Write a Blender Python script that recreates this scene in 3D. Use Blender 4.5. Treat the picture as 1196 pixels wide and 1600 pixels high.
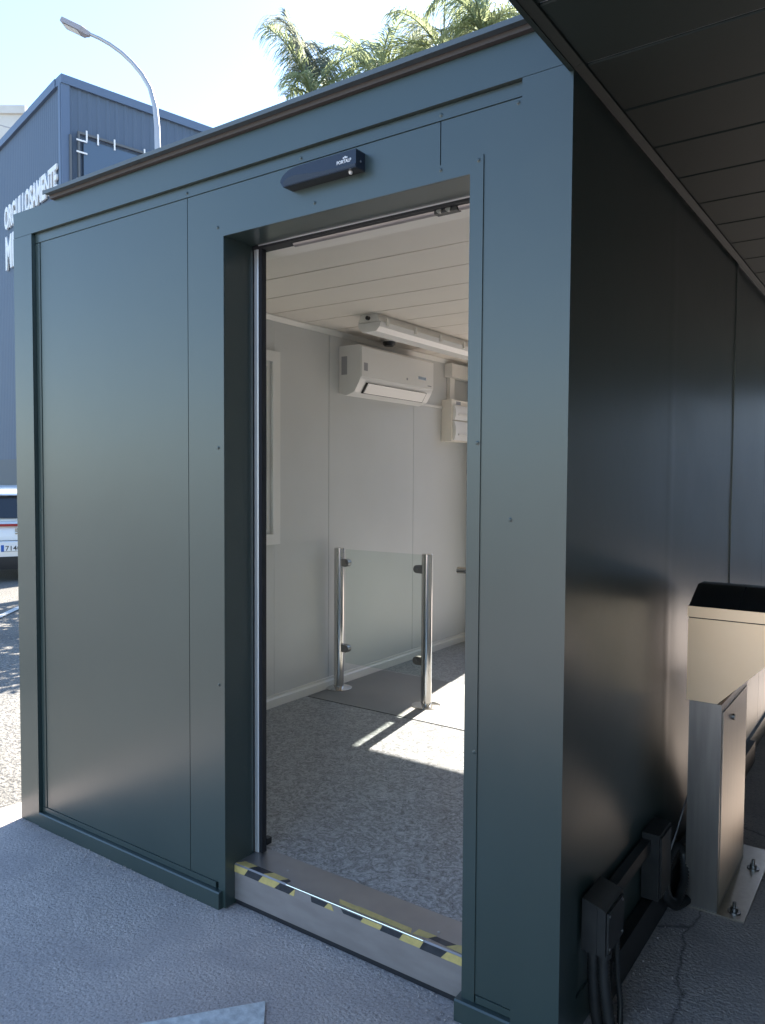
import bpy, bmesh, math, random
from mathutils import Vector, Matrix
R = math.radians
random.seed(7)
for o in list(bpy.data.objects): bpy.data.objects.remove(o, do_unlink=True)
scene = bpy.context.scene
COL = scene.collection

# ------------------------------------------------------------------ camera
CP = Vector((3.1466, -1.7905, 1.4709)); FPX = 1204.09
YAW, PIT, ROL = R(34.978), R(2.456), R(0.338)
Fw = Vector((-math.sin(YAW)*math.cos(PIT), math.cos(YAW)*math.cos(PIT), -math.sin(PIT)))
R0 = Vector((math.cos(YAW), math.sin(YAW), 0)); U0 = R0.cross(Fw)
Rt = math.cos(ROL)*R0 + math.sin(ROL)*U0; Up = Rt.cross(Fw)
cd = bpy.data.cameras.new('camera'); cam = bpy.data.objects.new('camera', cd); COL.objects.link(cam)
cam.matrix_world = Matrix(((Rt.x, Up.x, -Fw.x, CP.x), (Rt.y, Up.y, -Fw.y, CP.y), (Rt.z, Up.z, -Fw.z, CP.z), (0, 0, 0, 1)))
cd.sensor_fit = 'VERTICAL'; cd.sensor_height = 36; cd.sensor_width = 27; cd.lens = FPX/1600*36
cd.clip_start = 0.05; cd.clip_end = 3000
scene.camera = cam
# ------------------------------------------------------------------ sky and sun
SUN_EL = R(39.5); SUN_AZ = R(8.6)            # azimuth measured from +y towards -x
world = bpy.data.worlds.new('World'); scene.world = world; world.use_nodes = True
wn = world.node_tree; wn.nodes.clear()
sky = wn.nodes.new('ShaderNodeTexSky'); sky.sky_type = 'NISHITA'; sky.sun_disc = False
sky.sun_elevation = SUN_EL; sky.sun_rotation = -SUN_AZ; sky.dust_density = 0.3; sky.air_density = 1.0; sky.ozone_density = 2.5
bg = wn.nodes.new('ShaderNodeBackground'); bg.inputs[1].default_value = 0.105
wo = wn.nodes.new('ShaderNodeOutputWorld')
wn.links.new(sky.outputs[0], bg.inputs[0]); wn.links.new(bg.outputs[0], wo.inputs[0])
sl = bpy.data.lights.new('sun', 'SUN'); sun = bpy.data.objects.new('sun', sl); COL.objects.link(sun)
sl.energy = 5.0; sl.angle = R(0.55); sl.color = (1.0, 0.93, 0.82)
ld = Vector((math.sin(SUN_AZ)*math.cos(SUN_EL), -math.cos(SUN_AZ)*math.cos(SUN_EL), -math.sin(SUN_EL)))
sun.rotation_euler = ld.to_track_quat('-Z', 'Y').to_euler(); sun.location = (0, 30, 40)
vs = scene.view_settings; vs.view_transform = 'Standard'; vs.look = 'None'; vs.gamma = 1; vs.exposure = 2.12; vs.use_curve_mapping = False

# ------------------------------------------------------------------ helpers
def hit(px, py, axis, val):
    r = (px-598)/FPX*Rt - (py-800)/FPX*Up + Fw
    return CP + r*((val-CP[axis])/r[axis])
def hitp(px, py, pt, n):
    r = (px-598)/FPX*Rt - (py-800)/FPX*Up + Fw
    return CP + r*((Vector(pt)-CP).dot(n)/r.dot(n))
def at(px, py, Z):
    return CP + Z*((px-598)/FPX*Rt - (py-800)/FPX*Up + Fw)

MATS = {}
def mat(name, col, rough=0.5, metal=0.0, col2=None, nscale=8.0, ndetail=6.0, bump=0.0, bscale=60.0, bdist=0.01, rvar=0.0, spec=0.5, coat=0.0, stretch=None, trans=0.0, contrast=(0.35, 0.65)):
    m = bpy.data.materials.new(name); m.use_nodes = True; nt = m.node_tree; b = nt.nodes['Principled BSDF']
    b.inputs['Base Color'].default_value = (*col, 1); b.inputs['Roughness'].default_value = rough; b.inputs['Metallic'].default_value = metal
    b.inputs['Specular IOR Level'].default_value = spec; b.inputs['Coat Weight'].default_value = coat; b.inputs['Coat Roughness'].default_value = 0.08
    tc = nt.nodes.new('ShaderNodeTexCoord'); mp = nt.nodes.new('ShaderNodeMapping')
    nt.links.new(tc.outputs['Object'], mp.inputs[0])
    if stretch: mp.inputs['Scale'].default_value = stretch
    if col2 or rvar:
        n = nt.nodes.new('ShaderNodeTexNoise'); n.inputs['Scale'].default_value = nscale; n.inputs['Detail'].default_value = ndetail
        nt.links.new(mp.outputs[0], n.inputs['Vector'])
        rp = nt.nodes.new('ShaderNodeValToRGB'); rp.color_ramp.elements[0].position = contrast[0]; rp.color_ramp.elements[1].position = contrast[1]
        c2 = col2 or col
        rp.color_ramp.elements[0].color = (*col, 1); rp.color_ramp.elements[1].color = (*c2, 1)
        nt.links.new(n.outputs['Fac'], rp.inputs[0]); nt.links.new(rp.outputs[0], b.inputs['Base Color'])
        if rvar:
            mr = nt.nodes.new('ShaderNodeMapRange'); mr.inputs['To Min'].default_value = rough-rvar; mr.inputs['To Max'].default_value = rough+rvar
            nt.links.new(n.outputs['Fac'], mr.inputs[0]); nt.links.new(mr.outputs[0], b.inputs['Roughness'])
    if bump:
        n2 = nt.nodes.new('ShaderNodeTexNoise'); n2.inputs['Scale'].default_value = bscale; n2.inputs['Detail'].default_value = 4
        nt.links.new(mp.outputs[0], n2.inputs['Vector'])
        bp = nt.nodes.new('ShaderNodeBump'); bp.inputs['Strength'].default_value = bump; bp.inputs['Distance'].default_value = bdist
        nt.links.new(n2.outputs['Fac'], bp.inputs['Height']); nt.links.new(bp.outputs[0], b.inputs['Normal'])
    MATS[name] = m
    return m

mat('paint', (0.028, 0.047, 0.044), 0.34, col2=(0.033, 0.053, 0.049), nscale=1.7, ndetail=8, rvar=0.04, bump=0.22, bscale=1.5, bdist=0.02, spec=0.8, coat=0.22)
MATS['paint'].node_tree.nodes['Principled BSDF'].inputs['Coat Roughness'].default_value = 0.25
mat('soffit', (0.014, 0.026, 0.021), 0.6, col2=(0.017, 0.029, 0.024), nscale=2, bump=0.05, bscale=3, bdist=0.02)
mat('groove_glint', (0.62, 0.63, 0.60), 0.5)  # pale deck colour stands in for light caught along the slat gaps
mat('interior', (0.58, 0.585, 0.57), 0.35, col2=(0.62, 0.625, 0.61), nscale=1.5, rvar=0.03, bump=0.15, bscale=2.0, bdist=0.01)
mat('ceiling', (0.78, 0.72, 0.64), 0.5, col2=(0.81, 0.75, 0.67), nscale=2)
mat('cream', (0.84, 0.79, 0.70), 0.5)
mat('backing', (0.03, 0.03, 0.03), 0.8)
mat('plastic', (0.76, 0.74, 0.69), 0.35)
mat('plastic_w', (0.80, 0.79, 0.76), 0.3)
mat('plastic_grey', (0.35, 0.35, 0.37), 0.4)
mat('alu', (0.74, 0.75, 0.78), 0.42, 0.7, bump=0.02, bscale=200)
mat('gasket', (0.012, 0.013, 0.018), 0.6)
mat('steel', (0.66, 0.64, 0.61), 0.13, 1.0)
mat('steel_dark', (0.32, 0.31, 0.30), 0.35, 1.0)
mat('brushed', (0.52, 0.475, 0.42), 0.34, 1.0, col2=(0.58, 0.535, 0.475), nscale=6, rvar=0.05, bump=0.06, bscale=40, bdist=0.001, stretch=(9, 9, 0.7))
mat('sillmetal', (0.40, 0.365, 0.36), 0.5, 0.7, col2=(0.33, 0.30, 0.295), nscale=7, rvar=0.08, stretch=(1, 1, 3), bump=0.05, bscale=90, bdist=0.002)
mat('silltop', (0.36, 0.35, 0.35), 0.45, 0.8, col2=(0.30, 0.29, 0.29), nscale=5, rvar=0.08)
mat('floorplate', (0.20, 0.20, 0.195), 0.5, 0.0, col2=(0.23, 0.23, 0.225), nscale=4, rvar=0.08)
mat('yellow', (0.60, 0.46, 0.17), 0.5, col2=(0.50, 0.39, 0.15), nscale=60, bump=0.1, bscale=150)
mat('black_tape', (0.02, 0.022, 0.028), 0.5, col2=(0.04, 0.042, 0.05), nscale=60)
mat('black_plastic', (0.018, 0.019, 0.020), 0.45, col2=(0.03, 0.03, 0.03), nscale=20)
mat('sensor', (0.010, 0.012, 0.022), 0.16, spec=0.6)
mat('sensor_low', (0.02, 0.02, 0.024), 0.3)
mat('white_print', (0.8, 0.8, 0.8), 0.5)
mat('head_metal', (0.80, 0.61, 0.43), 0.42, 1.0, col2=(0.84, 0.65, 0.47), nscale=5, rvar=0.05)
mat('lid', (0.015, 0.016, 0.02), 0.3)
mat('flash', (0.085, 0.105, 0.115), 0.4)
mat('flash_under', (0.075, 0.062, 0.058), 0.6)
mat('clad', (0.075, 0.110, 0.165), 0.6, col2=(0.085, 0.120, 0.175), nscale=0.3)
mat('clad_trim', (0.10, 0.145, 0.225), 0.5)
mat('banner', (0.08, 0.13, 0.20), 0.6)
mat('lettering', (0.82, 0.82, 0.82), 0.6)
mat('render_wall', (0.62, 0.60, 0.56), 0.8, col2=(0.55, 0.53, 0.50), nscale=1)
mat('far_block_wall', (0.26, 0.255, 0.25), 0.8, col2=(0.22, 0.215, 0.21), nscale=1)
mat('cabinet', (0.36, 0.345, 0.34), 0.34, 1.0, col2=(0.41, 0.395, 0.385), nscale=6, rvar=0.04, stretch=(9, 9, 0.7))  # darker copy of brushed; shade reflected by the front is in the colour
mat('galv', (0.42, 0.42, 0.44), 0.45, 0.6)
mat('lamp_head', (0.30, 0.29, 0.32), 0.5)
mat('car_white', (0.78, 0.78, 0.78), 0.3, coat=0.8)
mat('car_glass', (0.02, 0.025, 0.03), 0.06, spec=0.8)
mat('car_red', (0.32, 0.012, 0.018), 0.2, coat=0.5)
mat('car_black', (0.02, 0.02, 0.022), 0.6)
mat('tyre', (0.018, 0.018, 0.018), 0.8)
mat('chrome', (0.7, 0.68, 0.62), 0.15, 1.0)
mat('plate', (0.78, 0.78, 0.78), 0.4)
mat('blue', (0.01, 0.10, 0.42), 0.4)
mat('trunk', (0.16, 0.12, 0.085), 0.9, col2=(0.09, 0.07, 0.05), nscale=12, bump=0.6, bscale=20, bdist=0.03)
mat('roof_dark', (0.12, 0.13, 0.14), 0.7)
mat('paint_mark', (0.72, 0.72, 0.70), 0.75, col2=(0.50, 0.50, 0.49), nscale=45, bump=0.3, bscale=150, bdist=0.004)
mat('road_line', (0.7, 0.7, 0.68), 0.7, col2=(0.5, 0.5, 0.48), nscale=20)
mat('lens', (0.80, 0.79, 0.76), 0.25)

def nodes_of(name):
    m = bpy.data.materials.new(name); m.use_nodes = True; MATS[name] = m
    return m, m.node_tree, m.node_tree.nodes['Principled BSDF']
# vinyl floor: grey with crescent flecks
m, nt, b = nodes_of('vinyl')
tc = nt.nodes.new('ShaderNodeTexCoord')
def noise(nt, tc, scale, detail=4, dist=0.0, out='Object'):
    n = nt.nodes.new('ShaderNodeTexNoise'); n.inputs['Scale'].default_value = scale; n.inputs['Detail'].default_value = detail; n.inputs['Distortion'].default_value = dist
    nt.links.new(tc.outputs[out], n.inputs['Vector']); return n
def ramp(nt, src, stops, interp='LINEAR'):
    r = nt.nodes.new('ShaderNodeValToRGB'); e = r.color_ramp.elements; r.color_ramp.interpolation = interp
    while len(e) > 1: e.remove(e[-1])
    e[0].position = stops[0][0]; e[0].color = (*stops[0][1], 1)
    for p, c in stops[1:]:
        k = e.new(p); k.color = (*c, 1)
    nt.links.new(src, r.inputs[0]); return r
def mixc(nt, fac, a, b_, mode='MIX'):
    x = nt.nodes.new('ShaderNodeMix'); x.data_type = 'RGBA'; x.blend_type = mode
    if isinstance(fac, float): x.inputs[0].default_value = fac
    else: nt.links.new(fac, x.inputs[0])
    for s, k in ((a, 6), (b_, 7)):
        if isinstance(s, tuple): x.inputs[k].default_value = (*s, 1)
        else: nt.links.new(s, x.inputs[k])
    return x.outputs[2]
n1 = noise(nt, tc, 19, 2.5, 2.6); r1 = ramp(nt, n1.outputs['Fac'], [(0.0, (0.25, 0.26, 0.265)), (0.37, (0.26, 0.27, 0.275)), (0.42, (0.13, 0.135, 0.14)), (0.45, (0.25, 0.26, 0.265)), (0.55, (0.29, 0.30, 0.31)), (0.59, (0.42, 0.43, 0.445)), (0.64, (0.28, 0.29, 0.30))])
n2 = noise(nt, tc, 50, 3, 1.8); r2 = ramp(nt, n2.outputs['Fac'], [(0.38, (0.55, 0.55, 0.55)), (0.46, (1, 1, 1)), (0.6, (1, 1, 1)), (0.66, (1.3, 1.3, 1.3))])
nt.links.new(mixc(nt, 1.0, r1.outputs[0], r2.outputs[0], 'MULTIPLY'), b.inputs['Base Color'])
b.inputs['Roughness'].default_value = 0.30
# rough brushed concrete
m, nt, b = nodes_of('concrete')
tc = nt.nodes.new('ShaderNodeTexCoord')
nA = noise(nt, tc, 1.1, 5, 0.3); rA = ramp(nt, nA.outputs['Fac'], [(0.3, (0.44, 0.375, 0.347)), (0.7, (0.545, 0.468, 0.432))])
nB = noise(nt, tc, 140, 3); rB = ramp(nt, nB.outputs['Fac'], [(0.30, (0.62, 0.62, 0.62)), (0.45, (0.96, 0.96, 0.96)), (0.62, (1.05, 1.05, 1.05)), (0.74, (1.45, 1.45, 1.45))])
nC = noise(nt, tc, 14, 2); rC = ramp(nt, nC.outputs['Fac'], [(0.22, (0.45, 0.45, 0.45)), (0.27, (1, 1, 1))])
nS = noise(nt, tc, 3.2, 6, 1.0); rS = ramp(nt, nS.outputs['Fac'], [(0.30, (0.84, 0.84, 0.85)), (0.5, (0.96, 0.96, 0.96)), (0.68, (1.08, 1.08, 1.07))])
c1 = mixc(nt, 1.0, rA.outputs[0], rB.outputs[0], 'MULTIPLY'); c2 = mixc(nt, 1.0, c1, rC.outputs[0], 'MULTIPLY'); c3 = mixc(nt, 1.0, c2, rS.outputs[0], 'MULTIPLY')
vor = nt.nodes.new('ShaderNodeTexVoronoi'); vor.feature = 'DISTANCE_TO_EDGE'; vor.inputs['Scale'].default_value = 0.9
nV = noise(nt, tc, 5, 6); mv = nt.nodes.new('ShaderNodeVectorMath'); mv.operation = 'MULTIPLY_ADD'; mv.inputs[1].default_value = (0.16, 0.16, 0)
nt.links.new(nV.outputs['Color'], mv.inputs[0]); nt.links.new(tc.outputs['Object'], mv.inputs[2]); nt.links.new(mv.outputs[0], vor.inputs['Vector'])
rV = ramp(nt, vor.outputs['Distance'], [(0.0, (0.42, 0.42, 0.42)), (0.0018, (0.55, 0.55, 0.55)), (0.006, (1, 1, 1))])
sx = nt.nodes.new('ShaderNodeSeparateXYZ'); nt.links.new(tc.outputs['Object'], sx.inputs[0])
gx = nt.nodes.new('ShaderNodeMath'); gx.operation = 'GREATER_THAN'; gx.inputs[1].default_value = 2.47; nt.links.new(sx.outputs[0], gx.inputs[0])
c4 = mixc(nt, gx.outputs[0], c3, mixc(nt, 1.0, c3, rV.outputs[0], 'MULTIPLY'))
nt.links.new(c4, b.inputs['Base Color']); b.inputs['Roughness'].default_value = 0.85
wv = nt.nodes.new('ShaderNodeTexWave'); wv.wave_type = 'RINGS'; wv.inputs['Scale'].default_value = 3.2; wv.inputs['Distortion'].default_value = 9; wv.inputs['Detail'].default_value = 3; wv.inputs['Detail Scale'].default_value = 2.2
nt.links.new(tc.outputs['Object'], wv.inputs['Vector'])
nD = noise(nt, tc, 95, 6, 0.3); ad = nt.nodes.new('ShaderNodeMath'); ad.operation = 'MULTIPLY_ADD'; ad.inputs[1].default_value = 0.08
nt.links.new(wv.outputs['Fac'], ad.inputs[0]); nt.links.new(nD.outputs['Fac'], ad.inputs[2])
bp = nt.nodes.new('ShaderNodeBump'); rK = ramp(nt, nS.outputs['Fac'], [(0.34, (0.25, 0.25, 0.25)), (0.62, (1, 1, 1))]); nt.links.new(rK.outputs[0], bp.inputs['Strength']); bp.inputs['Distance'].default_value = 0.0065
nt.links.new(ad.outputs[0], bp.inputs['Height']); nt.links.new(bp.outputs[0], b.inputs['Normal'])
# coarse asphalt
m, nt, b = nodes_of('asphalt')
tc = nt.nodes.new('ShaderNodeTexCoord')
nA = noise(nt, tc, 0.6, 5, 0.5); rA = ramp(nt, nA.outputs['Fac'], [(0.3, (0.14, 0.132, 0.122)), (0.7, (0.21, 0.20, 0.183))])
nB = noise(nt, tc, 60, 4); rB = ramp(nt, nB.outputs['Fac'], [(0.3, (0.45, 0.45, 0.45)), (0.5, (1, 1, 1)), (0.7, (1.9, 1.85, 1.75))])
nt.links.new(mixc(nt, 1.0, rA.outputs[0], rB.outputs[0], 'MULTIPLY'), b.inputs['Base Color']); b.inputs['Roughness'].default_value = 0.85
bp = nt.nodes.new('ShaderNodeBump'); bp.inputs['Strength'].default_value = 1.0; bp.inputs['Distance'].default_value = 0.02
nt.links.new(nB.outputs['Fac'], bp.inputs['Height']); nt.links.new(bp.outputs[0], b.inputs['Normal'])
# thin clear glass sheet
def glassmat(name, tint, rough=0.0):
    m, nt, b = nodes_of(name); nt.nodes.remove(b)
    t = nt.nodes.new('ShaderNodeBsdfTransparent'); t.inputs[0].default_value = (*tint, 1)
    g = nt.nodes.new('ShaderNodeBsdfGlossy'); g.inputs['Roughness'].default_value = rough
    f = nt.nodes.new('ShaderNodeFresnel'); f.inputs[0].default_value = 1.5
    x = nt.nodes.new('ShaderNodeMixShader'); ge = nt.nodes.new('ShaderNodeNewGeometry'); mr = nt.nodes.new('ShaderNodeMapRange'); mr.inputs['To Min'].default_value = 1.5; mr.inputs['To Max'].default_value = 1/1.5
    nt.links.new(ge.outputs['Backfacing'], mr.inputs[0]); nt.links.new(mr.outputs[0], f.inputs[0]); nt.links.new(f.outputs[0], x.inputs[0]); nt.links.new(t.outputs[0], x.inputs[1]); nt.links.new(g.outputs[0], x.inputs[2])
    nt.links.new(x.outputs[0], nt.nodes['Material Output'].inputs[0])
glassmat('glass', (0.93, 0.965, 0.95)); glassmat('glass_edge', (0.30, 0.55, 0.48))
# leaves with light passing through
def leafmat(name, c1_, c2_, tr):
    m, nt, b = nodes_of(name)
    oi = nt.nodes.new('ShaderNodeTexCoord'); n = noise(nt, oi, 3.5, 3)
    rr = ramp(nt, n.outputs['Fac'], [(0.35, c1_), (0.65, c2_)]); nt.links.new(rr.outputs[0], b.inputs['Base Color'])
    b.inputs['Roughness'].default_value = 0.45
    t = nt.nodes.new('ShaderNodeBsdfTranslucent'); t.inputs[0].default_value = (*tr, 1)
    x = nt.nodes.new('ShaderNodeMixShader'); x.inputs[0].default_value = 0.55
    nt.links.new(b.outputs[0], x.inputs[1]); nt.links.new(t.outputs[0], x.inputs[2]); nt.links.new(x.outputs[0], nt.nodes['Material Output'].inputs[0])
leafmat('leaf', (0.10, 0.14, 0.07), (0.14, 0.17, 0.09), (0.42, 0.47, 0.25))  # leaf colours paled to carry the veiling glare over the palms
leafmat('leaf_dry', (0.16, 0.17, 0.14), (0.14, 0.155, 0.12), (0.36, 0.38, 0.28))

ROOT = {}
def thing(name, label, cat, loc=(0, 0, 0), group=None):
    o = bpy.data.objects.new(name, None); COL.objects.link(o); o.location = loc; o.empty_display_size = 0.1
    o['label'] = label; o['category'] = cat
    if group: o['group'] = group
    ROOT[o.name] = Vector(loc); return o
def obj(name, bm, m, parent=None, smooth=False, bevel=0.0, seg=2, label=None, local=False):
    """bm is given in world coordinates"""
    me = bpy.data.meshes.new(name)
    if bevel:
        bmesh.ops.bevel(bm, geom=[e for e in bm.edges if e.is_manifold and e.calc_face_angle(0) > 0.5], offset=bevel, segments=seg, affect='EDGES', profile=0.6, clamp_overlap=True)
    bmesh.ops.recalc_face_normals(bm, faces=bm.faces[:])
    off = ROOT.get(parent.name, Vector()) if parent and not local else Vector()
    bm.transform(Matrix.Translation(-off)); bm.to_mesh(me); bm.free()
    o = bpy.data.objects.new(name, me); COL.objects.link(o); o.parent = parent
    if parent: ROOT[o.name] = ROOT.get(parent.name, Vector())
    ms = m if isinstance(m, (list, tuple)) else [m]
    for k in ms: me.materials.append(MATS[k])
    if smooth:
        me.polygons.foreach_set('use_smooth', [True]*len(me.polygons))
        if smooth == 'auto': me.set_sharp_from_angle(angle=R(35))
    elif bevel:
        me.polygons.foreach_set('use_smooth', [True]*len(me.polygons)); me.set_sharp_from_angle(angle=R(30))
    if label: o['label'] = label
    return o
def share(src, parent, delta, name=None):
    c = src.copy(); COL.objects.link(c); c.parent = parent; c.location = src.location + Vector(delta); return c
def tag(o, label, cat, group=None):
    o['label'] = label; o['category'] = cat
    if group: o['group'] = group
    return o
def copy_tree(o, parent=None):
    c = o.copy(); COL.objects.link(c); c.parent = parent
    for ch in o.children: copy_tree(ch, c)
    return c
def B(): return bmesh.new()
def box(x0, x1, y0, y1, z0, z1, bm=None):
    bm = bm or bmesh.new()
    v = [bm.verts.new((x, y, z)) for z in (z0, z1) for x, y in ((x0, y0), (x1, y0), (x1, y1), (x0, y1))]
    for f in ((3, 2, 1, 0), (4, 5, 6, 7), (0, 1, 5, 4), (1, 2, 6, 5), (2, 3, 7, 6), (3, 0, 4, 7)): bm.faces.new([v[i] for i in f])
    return bm
def prism(pts, axis, a, b, bm=None):
    """extrude 2D polygon along axis; pts are the other two coordinates in xyz order"""
    bm = bm or bmesh.new()
    def P(p, t):
        l = list(p); l.insert(axis, t); return l
    A = [bm.verts.new(P(p, a)) for p in pts]; C_ = [bm.verts.new(P(p, b)) for p in pts]; n = len(pts)
    bm.faces.new(A); bm.faces.new(C_[::-1])
    for i in range(n): bm.faces.new((A[i], C_[i], C_[(i+1) % n], A[(i+1) % n]))
    return bm
def tube(path, rad, n=12, bm=None, cap=True):
    bm = bm or bmesh.new(); path = [Vector(p) for p in path]; rings = []
    rads = rad if isinstance(rad, (list, tuple)) else [rad]*len(path)
    up = Vector((0, 0, 1))
    t0 = (path[1]-path[0]).normalized(); a = t0.orthogonal().normalized()
    for i, p in enumerate(path):
        t = (path[min(i+1, len(path)-1)]-path[max(i-1, 0)]).normalized()
        a = (a - t*a.dot(t)).normalized(); b_ = t.cross(a)
        rings.append([bm.verts.new(p + rads[i]*(math.cos(2*math.pi*k/n)*a + math.sin(2*math.pi*k/n)*b_)) for k in range(n)])
    for r0, r1 in zip(rings, rings[1:]):
        for k in range(n): bm.faces.new((r0[k], r0[(k+1) % n], r1[(k+1) % n], r1[k]))
    if cap: bm.faces.new(rings[0][::-1]); bm.faces.new(rings[-1])
    return bm
def lathe(prof, c, n=24, bm=None):
    bm = bm or bmesh.new(); rings = []
    for r, z in prof: rings.append([bm.verts.new((c[0]+r*math.cos(2*math.pi*k/n), c[1]+r*math.sin(2*math.pi*k/n), c[2]+z)) for k in range(n)])
    for r0, r1 in zip(rings, rings[1:]):
        for k in range(n): bm.faces.new((r0[k], r0[(k+1) % n], r1[(k+1) % n], r1[k]))
    bm.faces.new(rings[0][::-1]); bm.faces.new(rings[-1]); return bm
def text_bm(body, size, depth=0.0, bold=0.0, sx_=1.0):
    cu = bpy.data.curves.new('t', 'FONT'); cu.body = body; cu.size = size; cu.extrude = depth; cu.offset = bold; cu.resolution_u = 3
    t = bpy.data.objects.new('t', cu); COL.objects.link(t); bpy.context.view_layer.update()
    me = bpy.data.meshes.new_from_object(t.evaluated_get(bpy.context.evaluated_depsgraph_get()))
    bm = bmesh.new(); bm.from_mesh(me); bpy.data.objects.remove(t); bpy.data.meshes.remove(me)
    xs = [v.co.x for v in bm.verts]; ys = [v.co.y for v in bm.verts]
    x0, x1, y0, y1 = min(xs), max(xs), min(ys), max(ys)
    for v in bm.verts: v.co.x = (v.co.x-x0)/(x1-x0); v.co.y = (v.co.y-y0)/(y1-y0)
    return bm                    # normalised to the unit square in xy, extruded in z
def text_on(name, body, parent, o, ux, uy, m, depth=0.002, bold=0.0, shear=0.0):
    """lay text on a plane: o lower-left corner, ux / uy full vectors"""
    bm = text_bm(body, 1.0, 0.5, bold); o, ux, uy = Vector(o), Vector(ux), Vector(uy); n = ux.cross(uy).normalized()
    for v in bm.verts: v.co = o + ux*(v.co.x + shear*v.co.y) + uy*v.co.y + n*((v.co.z+0.5)*depth)
    return obj(name, bm, m, parent)

# ------------------------------------------------------------------ ground
def smooth(t): t = max(0, min(1, t)); return t*t*(3-2*t)
def gz(x, y): return -0.16*smooth((-1.5-x)/6.0)
bm = B(); xs = [-900, -300, -100, -50, -30, -20, -14] + [-10+0.5*i for i in range(22)] + [2, 5, 10, 20, 50, 120, 300, 900]
ys = [-900, -300, -100, -50, -20, -10, -5, -2, 0, 2, 4, 6, 8, 10, 14, 20, 30, 50, 100, 300, 900]
g = [[bm.verts.new((x, y, gz(x, y)-0.008)) for y in ys] for x in xs]
for i in range(len(xs)-1):
    for j in range(len(ys)-1): bm.faces.new((g[i][j], g[i+1][j], g[i+1][j+1], g[i][j+1]))
gr = obj('ground', bm, 'asphalt', smooth=True); gr['kind'] = 'structure'
bm = B(); nx, ny = 60, 150
pad = [[None]*(ny+1) for _ in range(nx+1)]
rnd = random.Random(3)
for i in range(nx+1):
    for j in range(ny+1):
        x = -0.16+i*(9.0/nx); y = -22.5+j*(30.0/ny)
        z = -0.001+0.0025*math.sin(x*3.1+y*1.7)*math.sin(y*2.3-x)
        if i == 0: x += 0.03*math.sin(y*9)+rnd.uniform(-.015, .015)
        if 0.05 < x < 2.4 and 0.08 < y < 3.85: z = -0.006
        pad[i][j] = bm.verts.new((x, y, z))
for i in range(nx):
    for j in range(ny): bm.faces.new((pad[i][j], pad[i+1][j], pad[i+1][j+1], pad[i][j+1]))
pv = obj('pavement', bm, 'concrete', smooth=True); pv['kind'] = 'structure'
# painted pale rectangle on the pavement
c0, c1_, c2_ = hit(415, 1567, 2, 0), hit(230, 1600, 2, 0), hit(413, 1600, 2, 0)
e1 = (c1_-c0).normalized(); e2 = (c2_-c0).normalized()
bm = B(); pts = [c0, c0+e1*0.62, c0+e1*0.62+e2*0.5, c0+e2*0.5]
lo = [bm.verts.new((p.x, p.y, 0.0015)) for p in pts]; hi = [bm.verts.new((p.x, p.y, 0.0055)) for p in pts]
bm.faces.new(hi)
for i in range(4): bm.faces.new((lo[i], lo[(i+1) % 4], hi[(i+1) % 4], hi[i]))
o = obj('pavement_marking', bm, 'paint_mark'); o['kind'] = 'structure'
for k, (pa, pb, w) in enumerate((((-2, 962), (32, 944), 0.09),)):
    a = hit(pa[0], pa[1], 2, -0.1); b_ = hit(pb[0], pb[1], 2, -0.1); d = (b_-a).normalized(); a -= d*2; b_ += d*3; n = Vector((-d.y, d.x, 0))*w/2
    bm = B(); N = 12; prev = None
    for i in range(N+1):
        p = a.lerp(b_, i/N); q = [bm.verts.new((s.x, s.y, gz(s.x, s.y)+0.002)) for s in (p-n, p+n)]
        if prev: bm.faces.new((prev[0], q[0], q[1], prev[1]))
        prev = q
    o = obj('road_marking', bm, 'road_line'); o['kind'] = 'structure'

rnd = random.Random(21); bm = B()
def chip(x, y, s):
    v = [bm.verts.new((x+s*rnd.uniform(.5, 1)*math.cos(a), y+s*rnd.uniform(.5, 1)*math.sin(a), 0.0)) for a in (0.3, 1.6, 2.9, 4.1, 5.3)]; t_ = bm.verts.new((x+rnd.uniform(-.3, .3)*s, y, s*rnd.uniform(0.5, 0.9)))
    for i in range(5): bm.faces.new((v[i], v[(i+1) % 5], t_))
for k in range(420): chip(rnd.uniform(0, 1.22), -0.004-abs(rnd.gauss(0, 0.03)), rnd.uniform(0.001, 0.0045))
for k in range(260): chip(rnd.uniform(1.24, 2.14), 0.055-abs(rnd.gauss(0, 0.05)), rnd.uniform(0.001, 0.0045))
for k in range(500): chip(rnd.uniform(-0.1, 2.4), rnd.uniform(-1.2, -0.05), rnd.uniform(0.001, 0.0035))
for k in range(200): chip(2.475+abs(rnd.gauss(0, 0.08)), rnd.uniform(0.0, 2.0), rnd.uniform(0.0012, 0.005))
o = obj('grit', bm, 'concrete'); o['kind'] = 'stuff'; o['label'] = 'loose grit and crumbs along the foot of the cabin'; o['category'] = 'grit'
# ------------------------------------------------------------------ cabin
L_, W_ = 3.92, 2.44
FL, CE = 0.14, 2.40
cab = thing('portable_cabin', 'dark green metal portable cabin with open doorway and pale interior', 'cabin', (1.22, 1.9, 0))
PY = 0.02
obj('corner_post', box(0, 0.134, 0, 0.12, 0.0, 2.463), 'paint', cab, bevel=0.004)
obj('corner_post', box(2.308, W_, 0, 0.12, 0.0, 2.463), 'paint', cab, bevel=0.004)
obj('corner_post', box(0, 0.12, L_-0.12, L_, 0.0, 2.463), 'paint', cab, bevel=0.004)
obj('corner_post', box(W_-0.12, W_, L_-0.12, L_, 0.0, 2.463), 'paint', cab, bevel=0.004)
obj('top_rail', box(0.001, W_-0.001, 0.001, 0.12, 2.465, 2.566), 'paint', cab, bevel=0.004)
obj('top_rail', box(0.001, W_-0.001, L_-0.12, L_-0.001, 2.465, 2.566), 'paint', cab, bevel=0.004)
obj('top_rail', box(0.001, 0.12, 0.122, L_-0.122, 2.465, 2.566), 'paint', cab, bevel=0.004)
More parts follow.
